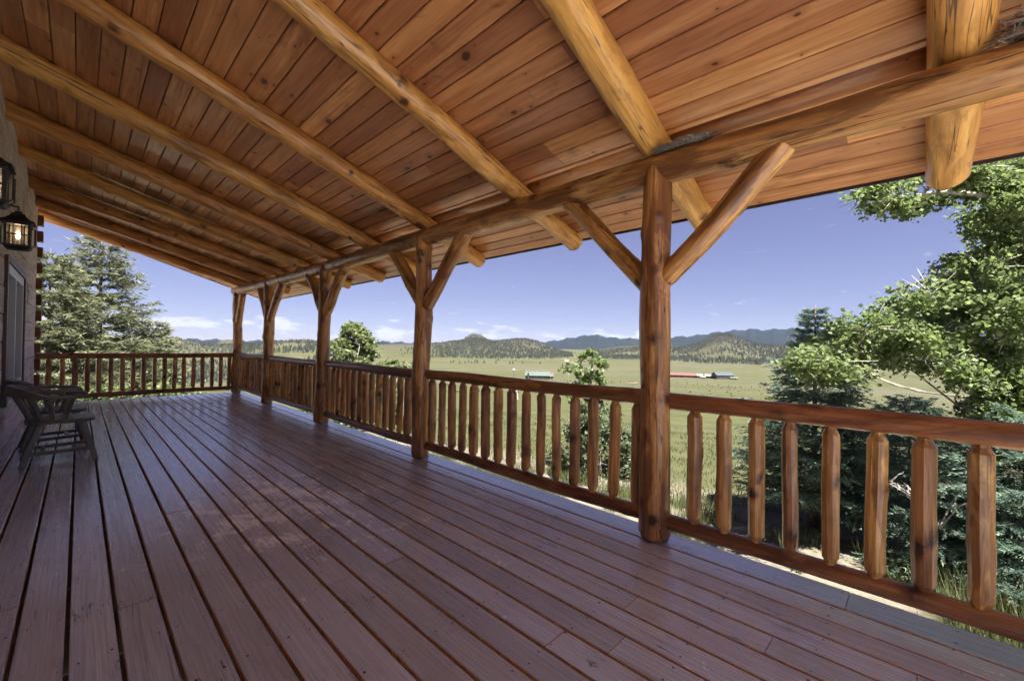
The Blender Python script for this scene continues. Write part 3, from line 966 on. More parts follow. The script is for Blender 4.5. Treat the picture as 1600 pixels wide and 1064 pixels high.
def foliage(name, P, tint, mat, parent):
    """P: (N, k, 3) separate little faces"""
    N, k = P.shape[0], P.shape[1]
    me = bpy.data.meshes.new(name)
    me.vertices.add(N * k)
    me.vertices.foreach_set('co', P.astype(np.float32).ravel())
    me.loops.add(N * k)
    me.loops.foreach_set('vertex_index', np.arange(N * k, dtype=np.int32))
    me.polygons.add(N)
    me.polygons.foreach_set('loop_start', (np.arange(N) * k).astype(np.int32))
    a = me.attributes.new('tint', 'FLOAT', 'FACE')
    a.data.foreach_set('value', np.clip(tint, 0, 1).astype(np.float32))
    me.materials.append(mat)
    me.update()
    return link(name, me, parent)

def unit(v):
    return v / (np.linalg.norm(v, axis=-1, keepdims=True) + 1e-9)

def spruce(label, loc, h, R, seed, mat, whorls=22, nb=8, bl=0.05, bw=0.012, dens=60.0, zlow=0.05, group=None, droop=0.25, irr=0.25, name='spruce_tree', power=0.8, twl=0.42, lean=(0, 0)):
    rg = np.random.default_rng(seed)
    t = thing(name, label, 'tree', loc, group)
    tr = MB()
    tr.tube([(lean[0] * u * u, lean[1] * u * u, h * u - (0.3 if u == 0 else 0)) for u in (0, .1, .3, .6, .85, 1)], [R * .075 + h * .008, R * .06 + h * .008, h * .012, h * .008, h * .004, h * .0015], 8)
    T, tint = [], []
    for w in range(whorls):
        u = zlow + (0.985 - zlow) * (w + rg.uniform(-.3, .3)) / whorls
        u = min(max(u, zlow * .8), .985)
        z = u * h
        n = max(4, int(nb * (0.6 + 0.4 * (1 - u)) + rg.integers(-1, 2)))
        a0 = rg.uniform(0, 6.28)
        for b in range(n):
            ph = a0 + 6.283 * b / n + rg.uniform(-.25, .25)
            Lb = R * (1 - u) ** power * rg.uniform(1 - irr, 1 + irr * .5) + 0.03 * R
            e = 0.55 * (u - 0.35) - droop * (1 - u) + rg.uniform(-.1, .1)
            hd = np.array([math.cos(ph), math.sin(ph), 0.0])
            sd = np.array([-math.sin(ph), math.cos(ph), 0.0])
            o = np.array([lean[0] * u * u, lean[1] * u * u, z])
            def pt(s):
                return o + hd * s * Lb + np.array([0, 0, 1.0]) * (e * s * Lb + 0.22 * s * s * Lb)
            tr.tube([pt(0), pt(.5), pt(1)], [Lb * .008 + .001, Lb * .005, .0008 * h / 3], 4)
            nt = max(3, int(9 * (Lb / R) ** 0.5 + 3))
            for k in range(nt):
                s = 0.18 + 0.82 * (k + rg.uniform(0, .6)) / nt
                base = pt(min(s, 1.0))
                for side in (-1, 0, 1) if k == nt - 1 else (-1, 1):
                    tl = Lb * (twl * (1.05 - s) + 0.10) * rg.uniform(.75, 1.2) + bl
                    d = hd * (0.75 if side else 1.0) + sd * side * 0.8 + np.array([0, 0, rg.uniform(-.22, .10)])
                    d = d / np.linalg.norm(d)
                    m = max(6, int(tl * dens))
                    q = rg.uniform(0, 1, m)
                    bp_ = base + d * (q * tl)[:, None] - np.array([0, 0, 1.0]) * (0.10 * tl * q * q)[:, None]
                    rv = unit(rg.normal(size=(m, 3)))
                    rv = unit(rv - (rv @ d)[:, None] * d)
                    rv[:, 2] = rv[:, 2] * 0.7 + 0.12
                    bd = unit(d * 0.75 + rv * rg.uniform(.45, .95, m)[:, None])
                    ln = bl * rg.uniform(.6, 1.25, m)[:, None]
                    wv = unit(np.cross(bd, rg.normal(size=(m, 3)))) * bw * 0.5
                    T.append(np.stack([bp_ - wv, bp_ + wv, bp_ + bd * ln], 1))
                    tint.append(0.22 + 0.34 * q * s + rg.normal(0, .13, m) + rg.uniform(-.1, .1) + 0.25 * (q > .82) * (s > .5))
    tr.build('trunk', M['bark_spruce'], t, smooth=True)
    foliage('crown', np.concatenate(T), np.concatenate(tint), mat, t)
    return t

def leaves(centres, n_sub, n_leaf, size, rg, flat=0.6, elong=1.25):
    """centres: list of (x,y,z,r) clumps -> (N,4,3) leaf quads"""
    out = []
    for (x, y, z, r) in centres:
        c = np.array([x, y, z])
        sub = unit(rg.normal(size=(n_sub, 3))) * (rg.uniform(.2, 1.0, n_sub) ** 0.5)[:, None] * r
        sub[:, 2] *= flat
        for s in sub:
            m = n_leaf
            p = c + s + rg.normal(0, .20 * r + .012, size=(m, 3)) * np.array([1, 1, .7])
            nrm = unit(rg.normal(size=(m, 3)) + np.array([0, 0, 0.7]))
            a = unit(np.cross(nrm, rg.normal(size=(m, 3))))
            b = np.cross(nrm, a)
            sz = size * rg.uniform(.5, 1.35, m)[:, None]
            q = np.stack([p - a * sz * .5 * elong, p + b * sz * .5 + nrm * sz * .12, p + a * sz * .5 * elong, p - b * sz * .5 + nrm * sz * .12], 1)
            out.append(q)
    return np.concatenate(out)

def leafy(name, label, cat, loc, limbs, clumps, mat, bark, size, n_sub, n_leaf, seed, group=None, rtrunk=(0.1, 0.05), twig=0.012, flat=0.6):
    """limbs: list of polylines [(x,y,z)...] in world space, first is the trunk"""
    rg = np.random.default_rng(seed)
    t = thing(name, label, cat, loc, group)
    o = Vector(loc)
    tr = MB()
    samples = []
    for i, pl in enumerate(limbs):
        pl = [Vector(p) for p in pl]
        n = len(pl)
        r0, r1 = (rtrunk if i == 0 else (rtrunk[1] * .9, twig))
        pts, rad = [], []
        for j in range(n - 1):
            for s in range(4):
                u = s / 4
                w = Vector(rg.normal(0, .012, 3)) * (pl[j + 1] - pl[j]).length
                pts.append(pl[j].lerp(pl[j + 1], u) + (w if s else Vector((0, 0, 0))))
                rad.append(r0 + (r1 - r0) * (j + u) / (n - 1))
        pts.append(pl[-1])
        rad.append(r1)
        tr.tube([p - o for p in pts], rad, 7)
        samples += pts[2:]
    for (x, y, z, r) in clumps:
        c = Vector((x, y, z))
        k = min(samples, key=lambda p: (p - c).length + (0.4 if p.z > c.z else 0))
        mid = k.lerp(c, .5) + Vector(rg.normal(0, .05, 3)) * (k - c).length
        tr.tube([k - o, mid - o, c - o], [twig, twig * .7, twig * .35], 4)
        for _ in range(7):
            d = Vector(unit(rg.normal(size=3) * np.array([1, 1, .6]))) * r * 1.05
            tr.tube([c - o, c + d * .5 - o, c + d - o], [twig * .45, twig * .34, twig * .15], 3)
    tr.build('trunk', bark, t, smooth=True)
    Q = leaves(clumps, n_sub, n_leaf, size, rg, flat) - np.array(loc)
    foliage('crown', Q, rg.normal(.46, .2, len(Q)), mat, t)
    return t

# near spruces right of the porch
def gl(x, y, dz=0.0):
    return (x, y, gz1(x, y) + dz)
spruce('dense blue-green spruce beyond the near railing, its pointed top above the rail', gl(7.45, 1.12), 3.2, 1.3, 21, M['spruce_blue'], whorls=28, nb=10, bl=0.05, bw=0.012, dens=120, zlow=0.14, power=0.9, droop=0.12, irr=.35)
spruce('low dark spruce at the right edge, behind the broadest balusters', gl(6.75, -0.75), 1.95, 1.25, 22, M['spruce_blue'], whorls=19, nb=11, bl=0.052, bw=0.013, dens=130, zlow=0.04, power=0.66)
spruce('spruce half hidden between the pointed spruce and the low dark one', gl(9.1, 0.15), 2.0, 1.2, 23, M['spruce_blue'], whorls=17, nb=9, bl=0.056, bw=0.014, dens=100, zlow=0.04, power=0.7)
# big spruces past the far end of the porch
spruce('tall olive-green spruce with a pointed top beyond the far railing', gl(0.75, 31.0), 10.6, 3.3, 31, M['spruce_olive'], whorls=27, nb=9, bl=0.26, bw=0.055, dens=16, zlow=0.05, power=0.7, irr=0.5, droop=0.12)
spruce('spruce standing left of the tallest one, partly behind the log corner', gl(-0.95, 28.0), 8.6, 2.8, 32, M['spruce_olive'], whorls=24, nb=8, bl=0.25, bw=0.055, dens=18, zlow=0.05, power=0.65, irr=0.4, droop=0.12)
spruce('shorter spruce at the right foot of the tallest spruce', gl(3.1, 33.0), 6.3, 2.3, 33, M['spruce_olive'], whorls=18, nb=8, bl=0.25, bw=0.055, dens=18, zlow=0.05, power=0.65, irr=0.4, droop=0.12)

# the big leafy tree at the right
rg0 = np.random.default_rng(77)
extra = []
for _ in range(26):
    a = rg0.uniform(0, 6.28)
    rr = rg0.uniform(.5, 2.1)
    x, y, z = 8.3 + rr * math.cos(a), -2.2 + rr * math.sin(a) * 1.0, rg0.uniform(1.2, 6.2)
    if y > -1.25:
        continue
    extra.append((x, y, z, rg0.uniform(.28, .42)))
leafy('aspen_tree', 'large leafy aspen reaching in from the right edge with grey branches', 'tree', gl(7.9, -1.65),
      [[(7.9, -1.65, gz1(7.9, -1.65) - .2), (7.95, -1.6, .6), (7.85, -1.55, 2.2), (8.0, -1.7, 4.2), (8.1, -1.9, 6.4)],
       [(7.88, -1.55, 2.0), (7.32, -0.8, 2.71), (7.04, -0.52, 2.98), (6.72, -0.19, 3.02), (6.26, 0.36, 2.96)],
       [(7.9, -1.55, 2.3), (7.7, -1.1, 3.0), (7.5, -.7, 3.25), (6.9, -.1, 3.25)],
       [(7.9, -1.6, 0.9), (7.49, -0.82, 1.73), (7.28, -0.31, 1.52), (6.49, 0.5, 1.3), (6.19, 0.95, 1.13)],
       [(7.9, -1.6, 1.3), (7.8, -.9, 2.1), (7.6, -.2, 2.2), (7.3, .3, 2.0)],
       [(7.9, -1.6, .5), (7.51, -0.82, 0.9), (7.47, -0.6, 0.5), (7.3, -.3, .6)]],
      RIGHT_CLUMPS + extra, M['aspen'], M['bark_pale'], 0.042, 14, 46, 78, rtrunk=(0.14, 0.06), twig=0.014)
# sapling behind the railing between the two nearest posts
sx, sy = polar(56.6, 9.6)
sg = gz1(sx, sy)
rgs = np.random.default_rng(5)
sc_ = [(sx + rgs.normal(0, .27), sy + rgs.normal(0, .27), z, rgs.uniform(.13, .22)) for z in (1.10, .98, .9, .82, .74, .68, .62, .56, .5, .45, .4, .34, .3, .24, .2, .12, .05)]
sc_[0] = (sx - .02, sy, 1.10, .12)
leafy('aspen_sapling', 'slender green sapling rising above the rail left of the nearest post', 'tree', (sx, sy, sg),
      [[(sx, sy, sg - .1), (sx + .03, sy, sg + 1.0), (sx, sy + .03, .2), (sx, sy, 1.12)], [(sx + .08, sy - .08, sg), (sx + .14, sy - .1, -.4), (sx + .2, sy - .15, .7)], [(sx, sy, -.5), (sx - .3, sy + .25, .1), (sx - .4, sy + .4, .4)]],
      sc_, M['aspen'], M['bark_pale'], 0.06, 7, 24, 6, rtrunk=(0.035, 0.02), twig=0.006)
def bush(name, label, az, r, w, z0, z1, n, mat, size, seed, bark=None, nsub=8, nleaf=26, rad=(.2, .34), group=None, shape=1.0, flat=.7):
    x0, y0 = polar(az, r)
    g = gz1(x0, y0)
    rg = np.random.default_rng(seed)
    cl = []
    for _ in range(n):
        u = rg.uniform(0, 1)
        z = z0 + (z1 - z0) * u
        ww = w * (1 - shape * u ** 1.6) * rg.uniform(0, 1) ** .5
        a = rg.uniform(0, 6.28)
        cl.append((x0 + ww * math.cos(a), y0 + ww * math.sin(a), z, rg.uniform(*rad)))
    cl.append((x0, y0, z1 + .05, rad[0] * .7))
    st = [[(x0 + w * .2 * math.cos(k * 2.1), y0 + w * .2 * math.sin(k * 2.1), g - .1), (x0 + w * .35 * math.cos(k * 2.1), y0 + w * .35 * math.sin(k * 2.1), (g + z1) / 2), (x0 + w * .3 * math.cos(k * 2.1 + .4), y0 + w * .3 * math.sin(k * 2.1 + .4), z1 * .8 + g * .2)] for k in range(3)]
    return leafy(name, label, 'bush', (x0, y0, g), st, cl, mat, bark or M['bark_pale'], size, nsub, nleaf, seed + 1, rtrunk=(0.04, 0.02), twig=0.008, group=group, flat=flat)
bush('leafy_bush', 'round bright green bush behind the railing beside the middle post', 25.2, 20.0, 2.4, -2.4, 1.95, 110, M['bushleaf'], 0.10, 51, rad=(.22, .42), nsub=9, nleaf=26, shape=.92)
bush('leafy_bush', 'lower yellow-green bush at the right foot of the round bush', 30.0, 19.0, 1.7, -2.4, .3, 44, M['bushleaf'], 0.11, 52, rad=(.25, .4), shape=.6)
bush('shrub', 'grey-green shrub under the sapling, seen between the balusters', 57.0, 9.0, .85, -1.3, -.1, 44, M['shrubleaf'], 0.055, 53, rad=(.18, .28), nsub=9, nleaf=26, shape=.5)
for k, (az, r, w, z1, lab) in enumerate([(1.0, 17.5, 1.0, -.35, 'low yellow-green shrub behind the left end of the far railing'), (5.2, 19.5, 1.3, -.45, 'low shrub beyond the middle of the far railing'),
                                         (9.6, 22, 1.0, -1.1, 'small shrub beyond the right part of the far railing'), (13.5, 18, 1.0, -1.0, 'low shrub outside the corner post')]):
    x, y = polar(az, r)
    bush('shrub', lab, az, r, w, gz1(x, y) + .2, z1, 26, M['bushleaf'], 0.10, 60 + k, rad=(.25, .4), shape=.5)
def dead_shrub(label, az, r, h, w, seed, z0=None, n=12):
    x, y = polar(az, r)
    g = gz1(x, y) if z0 is None else z0
    rg = random.Random(seed)
    m = MB()
    for k in range(n):
        a = rg.uniform(0, 6.28)
        hh = h * rg.uniform(.5, 1)
        p1 = Vector((math.cos(a) * w * .3, math.sin(a) * w * .3, hh * .5))
        p2 = Vector((math.cos(a + rg.uniform(-.4, .4)) * w * rg.uniform(.4, 1), math.sin(a) * w * rg.uniform(.4, 1), hh))
        m.tube([(0, 0, -.05), p1, p2], [.010, .007, .003], 4)
        for _ in range(5):
            u = rg.uniform(.3, 1)
            b = p1.lerp(p2, u)
            d = Vector((rg.uniform(-1, 1), rg.uniform(-1, 1), rg.uniform(-.1, 1))) * h * .22
            m.tube([b, b + d * .6 + Vector((0, 0, .02)), b + d], [.005, .004, .002], 3)
    o = m.build('bare_shrub', M['twig'], None, (x, y, g))
    tag(o, label, 'bush')
dead_shrub('bare pale-twigged shrub left of the second nearest post', 31.8, 17, 2.6, .8, 3)
dead_shrub('bare whitish twigs beside the low dark spruce at the right edge', 91.2, 6.3, .5, .5, 4, z0=-.55, n=9)

# ------------------------------------------------------------------ grass near the porch
def grass():
    rg = np.random.default_rng(9)
    P, T = [], []
    def patch(x0, x1, y0, y1, n, hh, w, clumpy):
        x = rg.uniform(x0, x1, n)
        y = rg.uniform(y0, y1, n)
        keep = (vnoise(x, y, .35) + vnoise(y, x, .9)) > clumpy
        x, y = x[keep], y[keep]
        z = gz(x, y)
        m = len(x)
        h = hh * rg.uniform(.4, 1.3, m)
        a = rg.uniform(0, 6.28, m)
        ln = rg.uniform(.1, .6, m) * h
        b = np.stack([x, y, z], 1)
        wv = np.stack([-np.sin(a), np.cos(a), 0 * a], 1) * w
        tip = b + np.stack([np.cos(a) * ln, np.sin(a) * ln, h], 1)
        P.append(np.stack([b - wv, b + wv, tip], 1))
        T.append(rg.normal(.45, .25, m))
    patch(5.3, 6.8, -2.5, 9, 22000, .24, .006, -.1)
    patch(5.2, 6.0, -2.0, 3, 6000, .45, .005, .0)
    patch(4.0, 8.0, -1, 14, 16000, .12, .006, .35)
    patch(7.0, 20.0, 1, 26, 34000, .10, .011, -.1)
    patch(-1.0, 7.0, 12.4, 30, 16000, .2, .012, -.2)
    o = foliage('grass', np.concatenate(P), np.concatenate(T), M['grass'], None)
    tag(o, 'short green and straw-coloured grass beside the porch', None, None, 'stuff')
grass()

# ------------------------------------------------------------------ log house wall
house = thing('log_house', 'hewn log wall of the house with a tall window and stacked log corner', 'house', (XW, 4.5, 0))
HO = Vector((XW, 4.5, 0))
WY0, WY1 = -1.6, 11.95
WIN = (7.22, 9.3, 0.60, 2.10)
def wall_log(y0, y1, z0, z1, seed):
    rg = random.Random(seed)
    n = max(2, int((y1 - y0) / 0.22))
    prof = [(-0.17, 0.0), (-0.006, 0.0), (0.0, 0.012), (0.002, 0.5), (0.0, 0.988), (-0.006, 1.0), (-0.17, 1.0)]
    V, F = [], []
    for i in range(n + 1):
        y = y0 + (y1 - y0) * i / n
        j = rg.uniform(-.006, .006)
        for k, (dx, u) in enumerate(prof):
            V.append((dx + (j + rg.uniform(-.004, .004) if 1 <= k <= 5 else 0), y - 4.5, z0 + (z1 - z0) * u))
    p = len(prof)
    for i in range(n):
        for k in range(p):
            F.append((i * p + k, (i + 1) * p + k, (i + 1) * p + (k + 1) % p, i * p + (k + 1) % p))
    F.append(tuple(range(p)))
    F.append(tuple(reversed(range(n * p, n * p + p))))
    me = mesh('wall_log', V, F, M['walllog'], False)
    me.flip_normals() if me.polygons[2].normal.x < 0 else None
    link('wall_log', me, house)
for k in range(13):
    z0, z1 = 0.30 * k + 0.004, min(0.30 * k + 0.294, 3.74)
    if z1 <= z0:
        continue
    if WIN[2] - .01 <= 0.30 * k < WIN[3] - .05:
        wall_log(WY0, WIN[0], z0, z1, k)
        wall_log(WIN[1], WY1, z0, z1, k + 50)
    else:
        wall_log(WY0, WY1, z0, z1, k)
def hbox(name, a, b, mat, parent=None, ch=0.0):
    o = box_obj(name, tuple(Vector(a) - HO), tuple(Vector(b) - HO), mat, parent or house, ch)
    return o
hbox('chinking', (XW - .20, WY0, 0), (XW - .172, WY1, 3.7), M['joist'])  # unseen sheet behind the logs, added to keep sun from leaking through
for k in range(13):
    z = 0.30 * k + 0.293
    m = MB()
    for a, b in (((WY0, WIN[0]), (WIN[1], WY1)) if WIN[2] < z < WIN[3] - .02 else ((WY0, WY1),)):
        m.box((-.05, a - 4.5, z - .004), (-.022, b - 4.5, z + .018))
    m.build('chinking', M['joist'], house)
for k in range(12):
    z = 0.30 * k + 0.06
    hbox('log_end', (XW - .02, WY1 - .06, z), (XW + .075, WY1 + .13, z + .19), M['logend'], ch=.006)
hbox('corner_chinking', (XW - .02, WY1 + .002, 0), (XW - .004, WY1 + .10, 3.6), M['chink'])
hbox('sill_log', (XW - .17, WY0, -.55), (XW + .004, WY1, -.002), M['walllog'])
# window
wy0, wy1, wz0, wz1 = WIN
def sub(name, parent, a, b, mat, ch=0.0):
    return hbox(name, a, b, mat, parent, ch)
wframe = hbox('window', (XW - .16, wy0, wz0), (XW - .13, wy1, wz1), M['black'])  # black panel behind the panes stands in for the unlit room
for (a, b) in (((wy0 - .09, wz0 - .05), (wy0 + .01, wz1 + .05)), ((wy1 - .01, wz0 - .05), (wy1 + .09, wz1 + .05)), ((wy0 + .01, wz1 - .01), (wy1 - .01, wz1 + .06))):
    hbox('casing', (XW - .02, a[0], a[1]), (XW + .03, b[0], b[1]), M['trim'], wframe)
for (a, b) in (((wy0 + .012, wz0 + .01), (wy0 + .16, wz1 - .012)), ((wy1 - .12, wz0 + .01), (wy1 - .012, wz1 - .012)), ((wy0 + .16, wz1 - .12), (wy1 - .12, wz1 - .012)), ((wy0 + .16, wz0 + .01), (wy1 - .12, wz0 + .10)), (((wy0 + wy1) / 2 - .04, wz0 + .10), ((wy0 + wy1) / 2 + .04, wz1 - .12))):
    hbox('sash', (XW - .10, a[0], a[1]), (XW + .012, b[0], b[1]), M['white'], wframe)
for a, b in ((wy0 + .16, (wy0 + wy1) / 2 - .04), ((wy0 + wy1) / 2 + .04, wy1 - .12)):
    hbox('pane', (XW - .05, a, wz0 + .10), (XW - .04, b, wz1 - .12), M['pane'], wframe)
hbox('sill', (XW - .02, wy0 - .09, wz0 - .09), (XW + .05, wy1 + .09, wz0 - .052), M['white'], wframe)
ob = hbox('outlet_box', (XW + .004, 6.98, .50), (XW + .05, 7.08, .66), M['plastic'], ch=.006)

# ------------------------------------------------------------------ lanterns
def lantern(y, label, watts):
    t = thing('wall_lantern', label, 'lantern', (-0.30, y, 1.945), 'lanterns on the log wall')
    t.scale = (.9, .9, .9)
    b = 0.058
    fr = MB()
    for sx in (-1, 1):
        for sy in (-1, 1):
            fr.box((sx * b - .007, sy * b - .007, -.085), (sx * b + .007, sy * b + .007, .075))
    for z in (-.088, .075):
        fr.box((-b - .012, -b - .012, z - .008), (b + .012, b + .012, z + .004) if z < 0 else (b + .012, b + .012, z + .008))
    # muntins
    for s in (-1, 1):
        for q in (-.02, .02):
            fr.box((s * b - .003, q - .003, -.084), (s * b + .003, q + .003, .066))
            fr.box((q - .003, s * b - .003, -.084), (q + .003, s * b + .003, .066))
        fr.box((s * b - .0035, -b, -.012), (s * b + .0035, b, -.006))
        fr.box((-b, s * b - .0035, -.012), (b, s * b + .0035, -.006))
    fr.build('frame', M['black'], t)
    tr = MB()
    V = []
    prof = [(.068, -.098), (.056, -.114), (.02, -.120)]
    for r, z in prof:
        V += [(-r, -r, z), (r, -r, z), (r, r, z), (-r, r, z)]
    F = [(0, 1, 2, 3)[::1]]
    for i in range(2):
        for j in range(4):
            F.append((i * 4 + j, i * 4 + (j + 1) % 4, (i + 1) * 4 + (j + 1) % 4, (i + 1) * 4 + j))
    F.append((8, 9, 10, 11))
    tr.add(V, F)
    tr.build('tray', M['black'], t)
    rf = MB()
    V = []
    prof = [(.088, .084), (.084, .094), (.062, .108), (.042, .130), (.032, .152), (.019, .158), (.017, .172)]
    for r, z in prof:
        V += [(-r, -r, z), (r, -r, z), (r, r, z), (-r, r, z)]
    F = [(3, 2, 1, 0)]
    for i in range(len(prof) - 1):
        for j in range(4):
            F.append((i * 4 + j, i * 4 + (j + 1) % 4, (i + 1) * 4 + (j + 1) % 4, (i + 1) * 4 + j))
    n = (len(prof) - 1) * 4
    F.append((n, n + 1, n + 2, n + 3))
    rf.add(V, F)
    rf.build('cap', M['black'], t)
    gd = MB()
    for s in (-1, 1):
        c = .086
        for q in (-.036, .036):
            gd.tube([(s * (b + .006), q, .055), (s * c, q, .05), (s * c, q, -.075), (s * (b + .006), q, -.09)], .0035, 5)
            gd.tube([(q, s * (b + .006), .055), (q, s * c, .05), (q, s * c, -.075), (q, s * (b + .006), -.09)], .0035, 5)
        gd.tube([(s * c, -.052, -.01), (s * c, .052, -.01)], .0035, 5)
        gd.tube([(-.052, s * c, -.01), (.052, s * c, -.01)], .0035, 5)
    gd.build('guard', M['black'], t)
    for s in (-1, 1):
        box_obj('pane', (s * b - .0012, -b + .008, -.082), (s * b + .0012, b - .008, .066), M['lglass'], t)
        box_obj('pane', (-b + .008, s * b - .0012, -.082), (b - .008, s * b + .0012, .066), M['lglass'], t)
    bm_ = MB()
    bm_.tube([(0, 0, -.035), (0, 0, -.02), (0, 0, -.005), (0, 0, .012), (0, 0, .028)], [.005, .012, .014, .010, .002], 10)
    bm_.build('bulb', M['bulb'], t, smooth=True)
    sk = MB()
    sk.tube([(0, 0, -.098), (0, 0, -.036)], .011, 10)
    sk.build('candle', M['chink'], t, smooth=True)
    ar = MB()
    wx = (XW + 0.30) / .9
    ar.tube([(wx + .02, 0, .215), (-.12, 0, .222), (0, 0, .205), (0, 0, .18)], .007, 7)
    ar.tube([(wx + .02, 0, .06), (-.2, 0, .075), (-.11, 0, .09)], .006, 7)
    ar.box((wx + .004, -.05, -.04), (wx + .024, .05, .25))
    ar.build('bracket', M['black'], t)
    ld = bpy.data.lights.new('lantern_light', 'POINT')
    ld.energy = watts
    ld.color = (1.0, .72, .42)
    ld.shadow_soft_size = .03
    link('lantern_light', ld, t, (0, 0, .035))
lantern(4.39, 'lit black iron wall lantern seen whole, nearer the window', 0.1)
lantern(3.02, 'black iron wall lantern cut by the left edge of the frame', 0.1)

# ------------------------------------------------------------------ chairs
def chair(loc, rotz, label):
    t = thing('captain_chair', label, 'chair', loc, 'dark wooden chairs by the log wall', rotz)
    # seat
    out = []
    for k in range(28):
        a = 2 * math.pi * k / 28
        ca, sa = math.cos(a), math.sin(a)
        e = 0.42
        x = math.copysign(abs(ca) ** e, ca)
        y = math.copysign(abs(sa) ** e, sa)
        out.append((-.005 + .25 * x, y * (.225 + .02 * x)))
    V, F = [], []
    for z, s in ((.398, .96), (.405, 1.0), (.428, 1.0), (.436, .975)):
        V += [(x * s, y * s, z) for x, y in out]
    n = 28
    for i in range(3):
        for j in range(n):
            F.append((i * n + j, i * n + (j + 1) % n, (i + 1) * n + (j + 1) % n, (i + 1) * n + j))
    F.append(tuple(reversed(range(n))))
    F.append(tuple(3 * n + j for j in range(n)))
    link('seat', mesh('seat', V, F, M['chair']), t)
    # legs and stretchers
    feet = {}
    for sx, xt, xf in ((-1, -.14, -.262), (1, .15, .245)):
        for sy in (-1, 1):
            m = MB()
            m.bar((xf, sy * .215, 0.002), (xt, sy * .15, .40), .045, .058, up=(0, 1, 0), w2=.042, t2=.05)
            m.build('leg', M['chair_z'], t)
            feet[(sx, sy)] = (Vector((xf, sy * .215, 0)), Vector((xt, sy * .15, .40)))
    def lp(sx, sy, z):
        a, b = feet[(sx, sy)]
        return a.lerp(b, z / .40)
    for sy in (-1, 1):
        m = MB()
        m.bar(lp(-1, sy, .115), lp(1, sy, .125), .03, .032)
        m.build('stretcher', M['chair'], t)
    for u in (.22, .72):
        m = MB()
        m.bar(lp(-1, -1, .12).lerp(lp(1, -1, .12), u), lp(-1, 1, .12).lerp(lp(1, 1, .12), u), .03, .022)
        m.build('stretcher', M['chair'], t)
    # horseshoe arm rail
    ctrl = [(.185, -.265, .655), (.06, -.285, .658), (-.10, -.282, .664), (-.23, -.235, .680), (-.315, -.13, .700), (-.345, 0, .706)]
    full = ctrl + [(x, -y, z) for x, y, z in reversed(ctrl[:-1])]
    P = []
    for i in range(len(full) - 1):
        p0, p1, p2, p3 = (Vector(full[max(0, i - 1)]), Vector(full[i]), Vector(full[i + 1]), Vector(full[min(len(full) - 1, i + 2)]))
        for s in range(4):
            u = s / 4
            P.append(0.5 * ((2 * p1) + (p2 - p0) * u + (2 * p0 - 5 * p1 + 4 * p2 - p3) * u * u + (3 * p1 - p0 - 3 * p2 + p3) * u ** 3))
    P.append(Vector(full[-1]))
    V, F = [], []
    N = len(P)
    for i, p in enumerate(P):
        d = (P[min(N - 1, i + 1)] - P[max(0, i - 1)]).normalized()
        sd = Vector((-d.y, d.x, 0)).normalized()
        w = .026 if 2 < i < N - 3 else .022
        c = 1 - abs(2 * i / (N - 1) - 1)          # 0 at the arm tips, 1 at the back
        up = .016 + .062 * max(0, min(1, (c - .42) / .22))
        tilt = -0.25 * max(0, min(1, (c - .4) / .25))
        for a, z in ((-w, -.014), (w, -.014), (w * (1 if up < .03 else .45), up), (-w * (1 if up < .03 else .45), up)):
            off = sd * a + Vector((d.y, -d.x, 0)).normalized() * 0
            V.append(p + off + Vector((tilt * up if up > .03 else 0, 0, z)))
    for i in range(N - 1):
        for j in range(4):
            F.append((i * 4 + j, i * 4 + (j + 1) % 4, (i + 1) * 4 + (j + 1) % 4, (i + 1) * 4 + j))
    F.append((3, 2, 1, 0))
    F.append(tuple((N - 1) * 4 + j for j in range(4)))
    o = link('arm_rail', mesh('arm_rail', V, F, M['chair']), t)
    bv = o.modifiers.new('edge', 'BEVEL')
    bv.width = .005
    bv.segments = 2
    # slats
    for u in (.09, .2, .30, .40, .5, .60, .70, .80, .91):
        k = u * (N - 1)
        p = P[int(k)].lerp(P[min(N - 1, int(k) + 1)], k - int(k))
        q = Vector((p.x * .70 + .01, p.y * .80, .43))
        if u < .15 or u > .85:
            q.x = p.x - .06
        d = (P[min(N - 1, int(k) + 1)] - P[max(0, int(k) - 1)]).normalized()
        m = MB()
        mid = q.lerp(p, .5)
        pt = p - Vector((0, 0, .012))
        nrm = Vector((-d.y, d.x, 0))
        m.bar(q, mid, .026, .014, up=nrm, w2=.038, t2=.014)
        m.bar(mid, pt, .038, .014, up=nrm, w2=.028, t2=.014)
        m.build('slat', M['chair_z'], t)
chair((-0.11, 6.36, 0), 0.03, 'dark wooden captain chair nearest the camera, in front of its twin')
chair((-0.17, 7.20, 0), 0.10, 'dark wooden captain chair behind the nearer one, close to the log wall')

# ------------------------------------------------------------------ bird nests on the beam
def nest(loc, sx, sy, sz, n, seed, label):
    rg = random.Random(seed)
    m = MB()
    for _ in range(n):
        a = rg.uniform(0, 6.28)
        rr = rg.uniform(.2, 1) ** .6
        c = Vector((math.cos(a) * rr * sx, math.sin(a) * rr * sy, rg.uniform(0, 1) * sz * (1.2 - rr * .7)))
        t = a + math.pi / 2 + rg.uniform(-.7, .7)
        d = Vector((math.cos(t) * sx, math.sin(t) * sy, rg.uniform(-.15, .25) * sz)) * rg.uniform(.3, 1.05)
        k = Vector((-math.cos(a) * sx * .18, -math.sin(a) * sy * .18, rg.uniform(-.01, .012)))
        w = rg.uniform(.0012, .0026)
        m.tube([c - d, c + k * -.4, c + d + k], [w, w, w * .6], 3)
    tag(m.build('bird_nest', M['straw'], None, loc), label, 'nest')
nest((2.60, 1.06, 2.492), .06, .15, .05, 420, 1, 'small straw bird nest on the log beam above the nearest post')
nest((2.63, -0.42, 2.50), .10, .17, .13, 700, 2, 'larger straw bird nest in the top right corner beside the thick rafter')

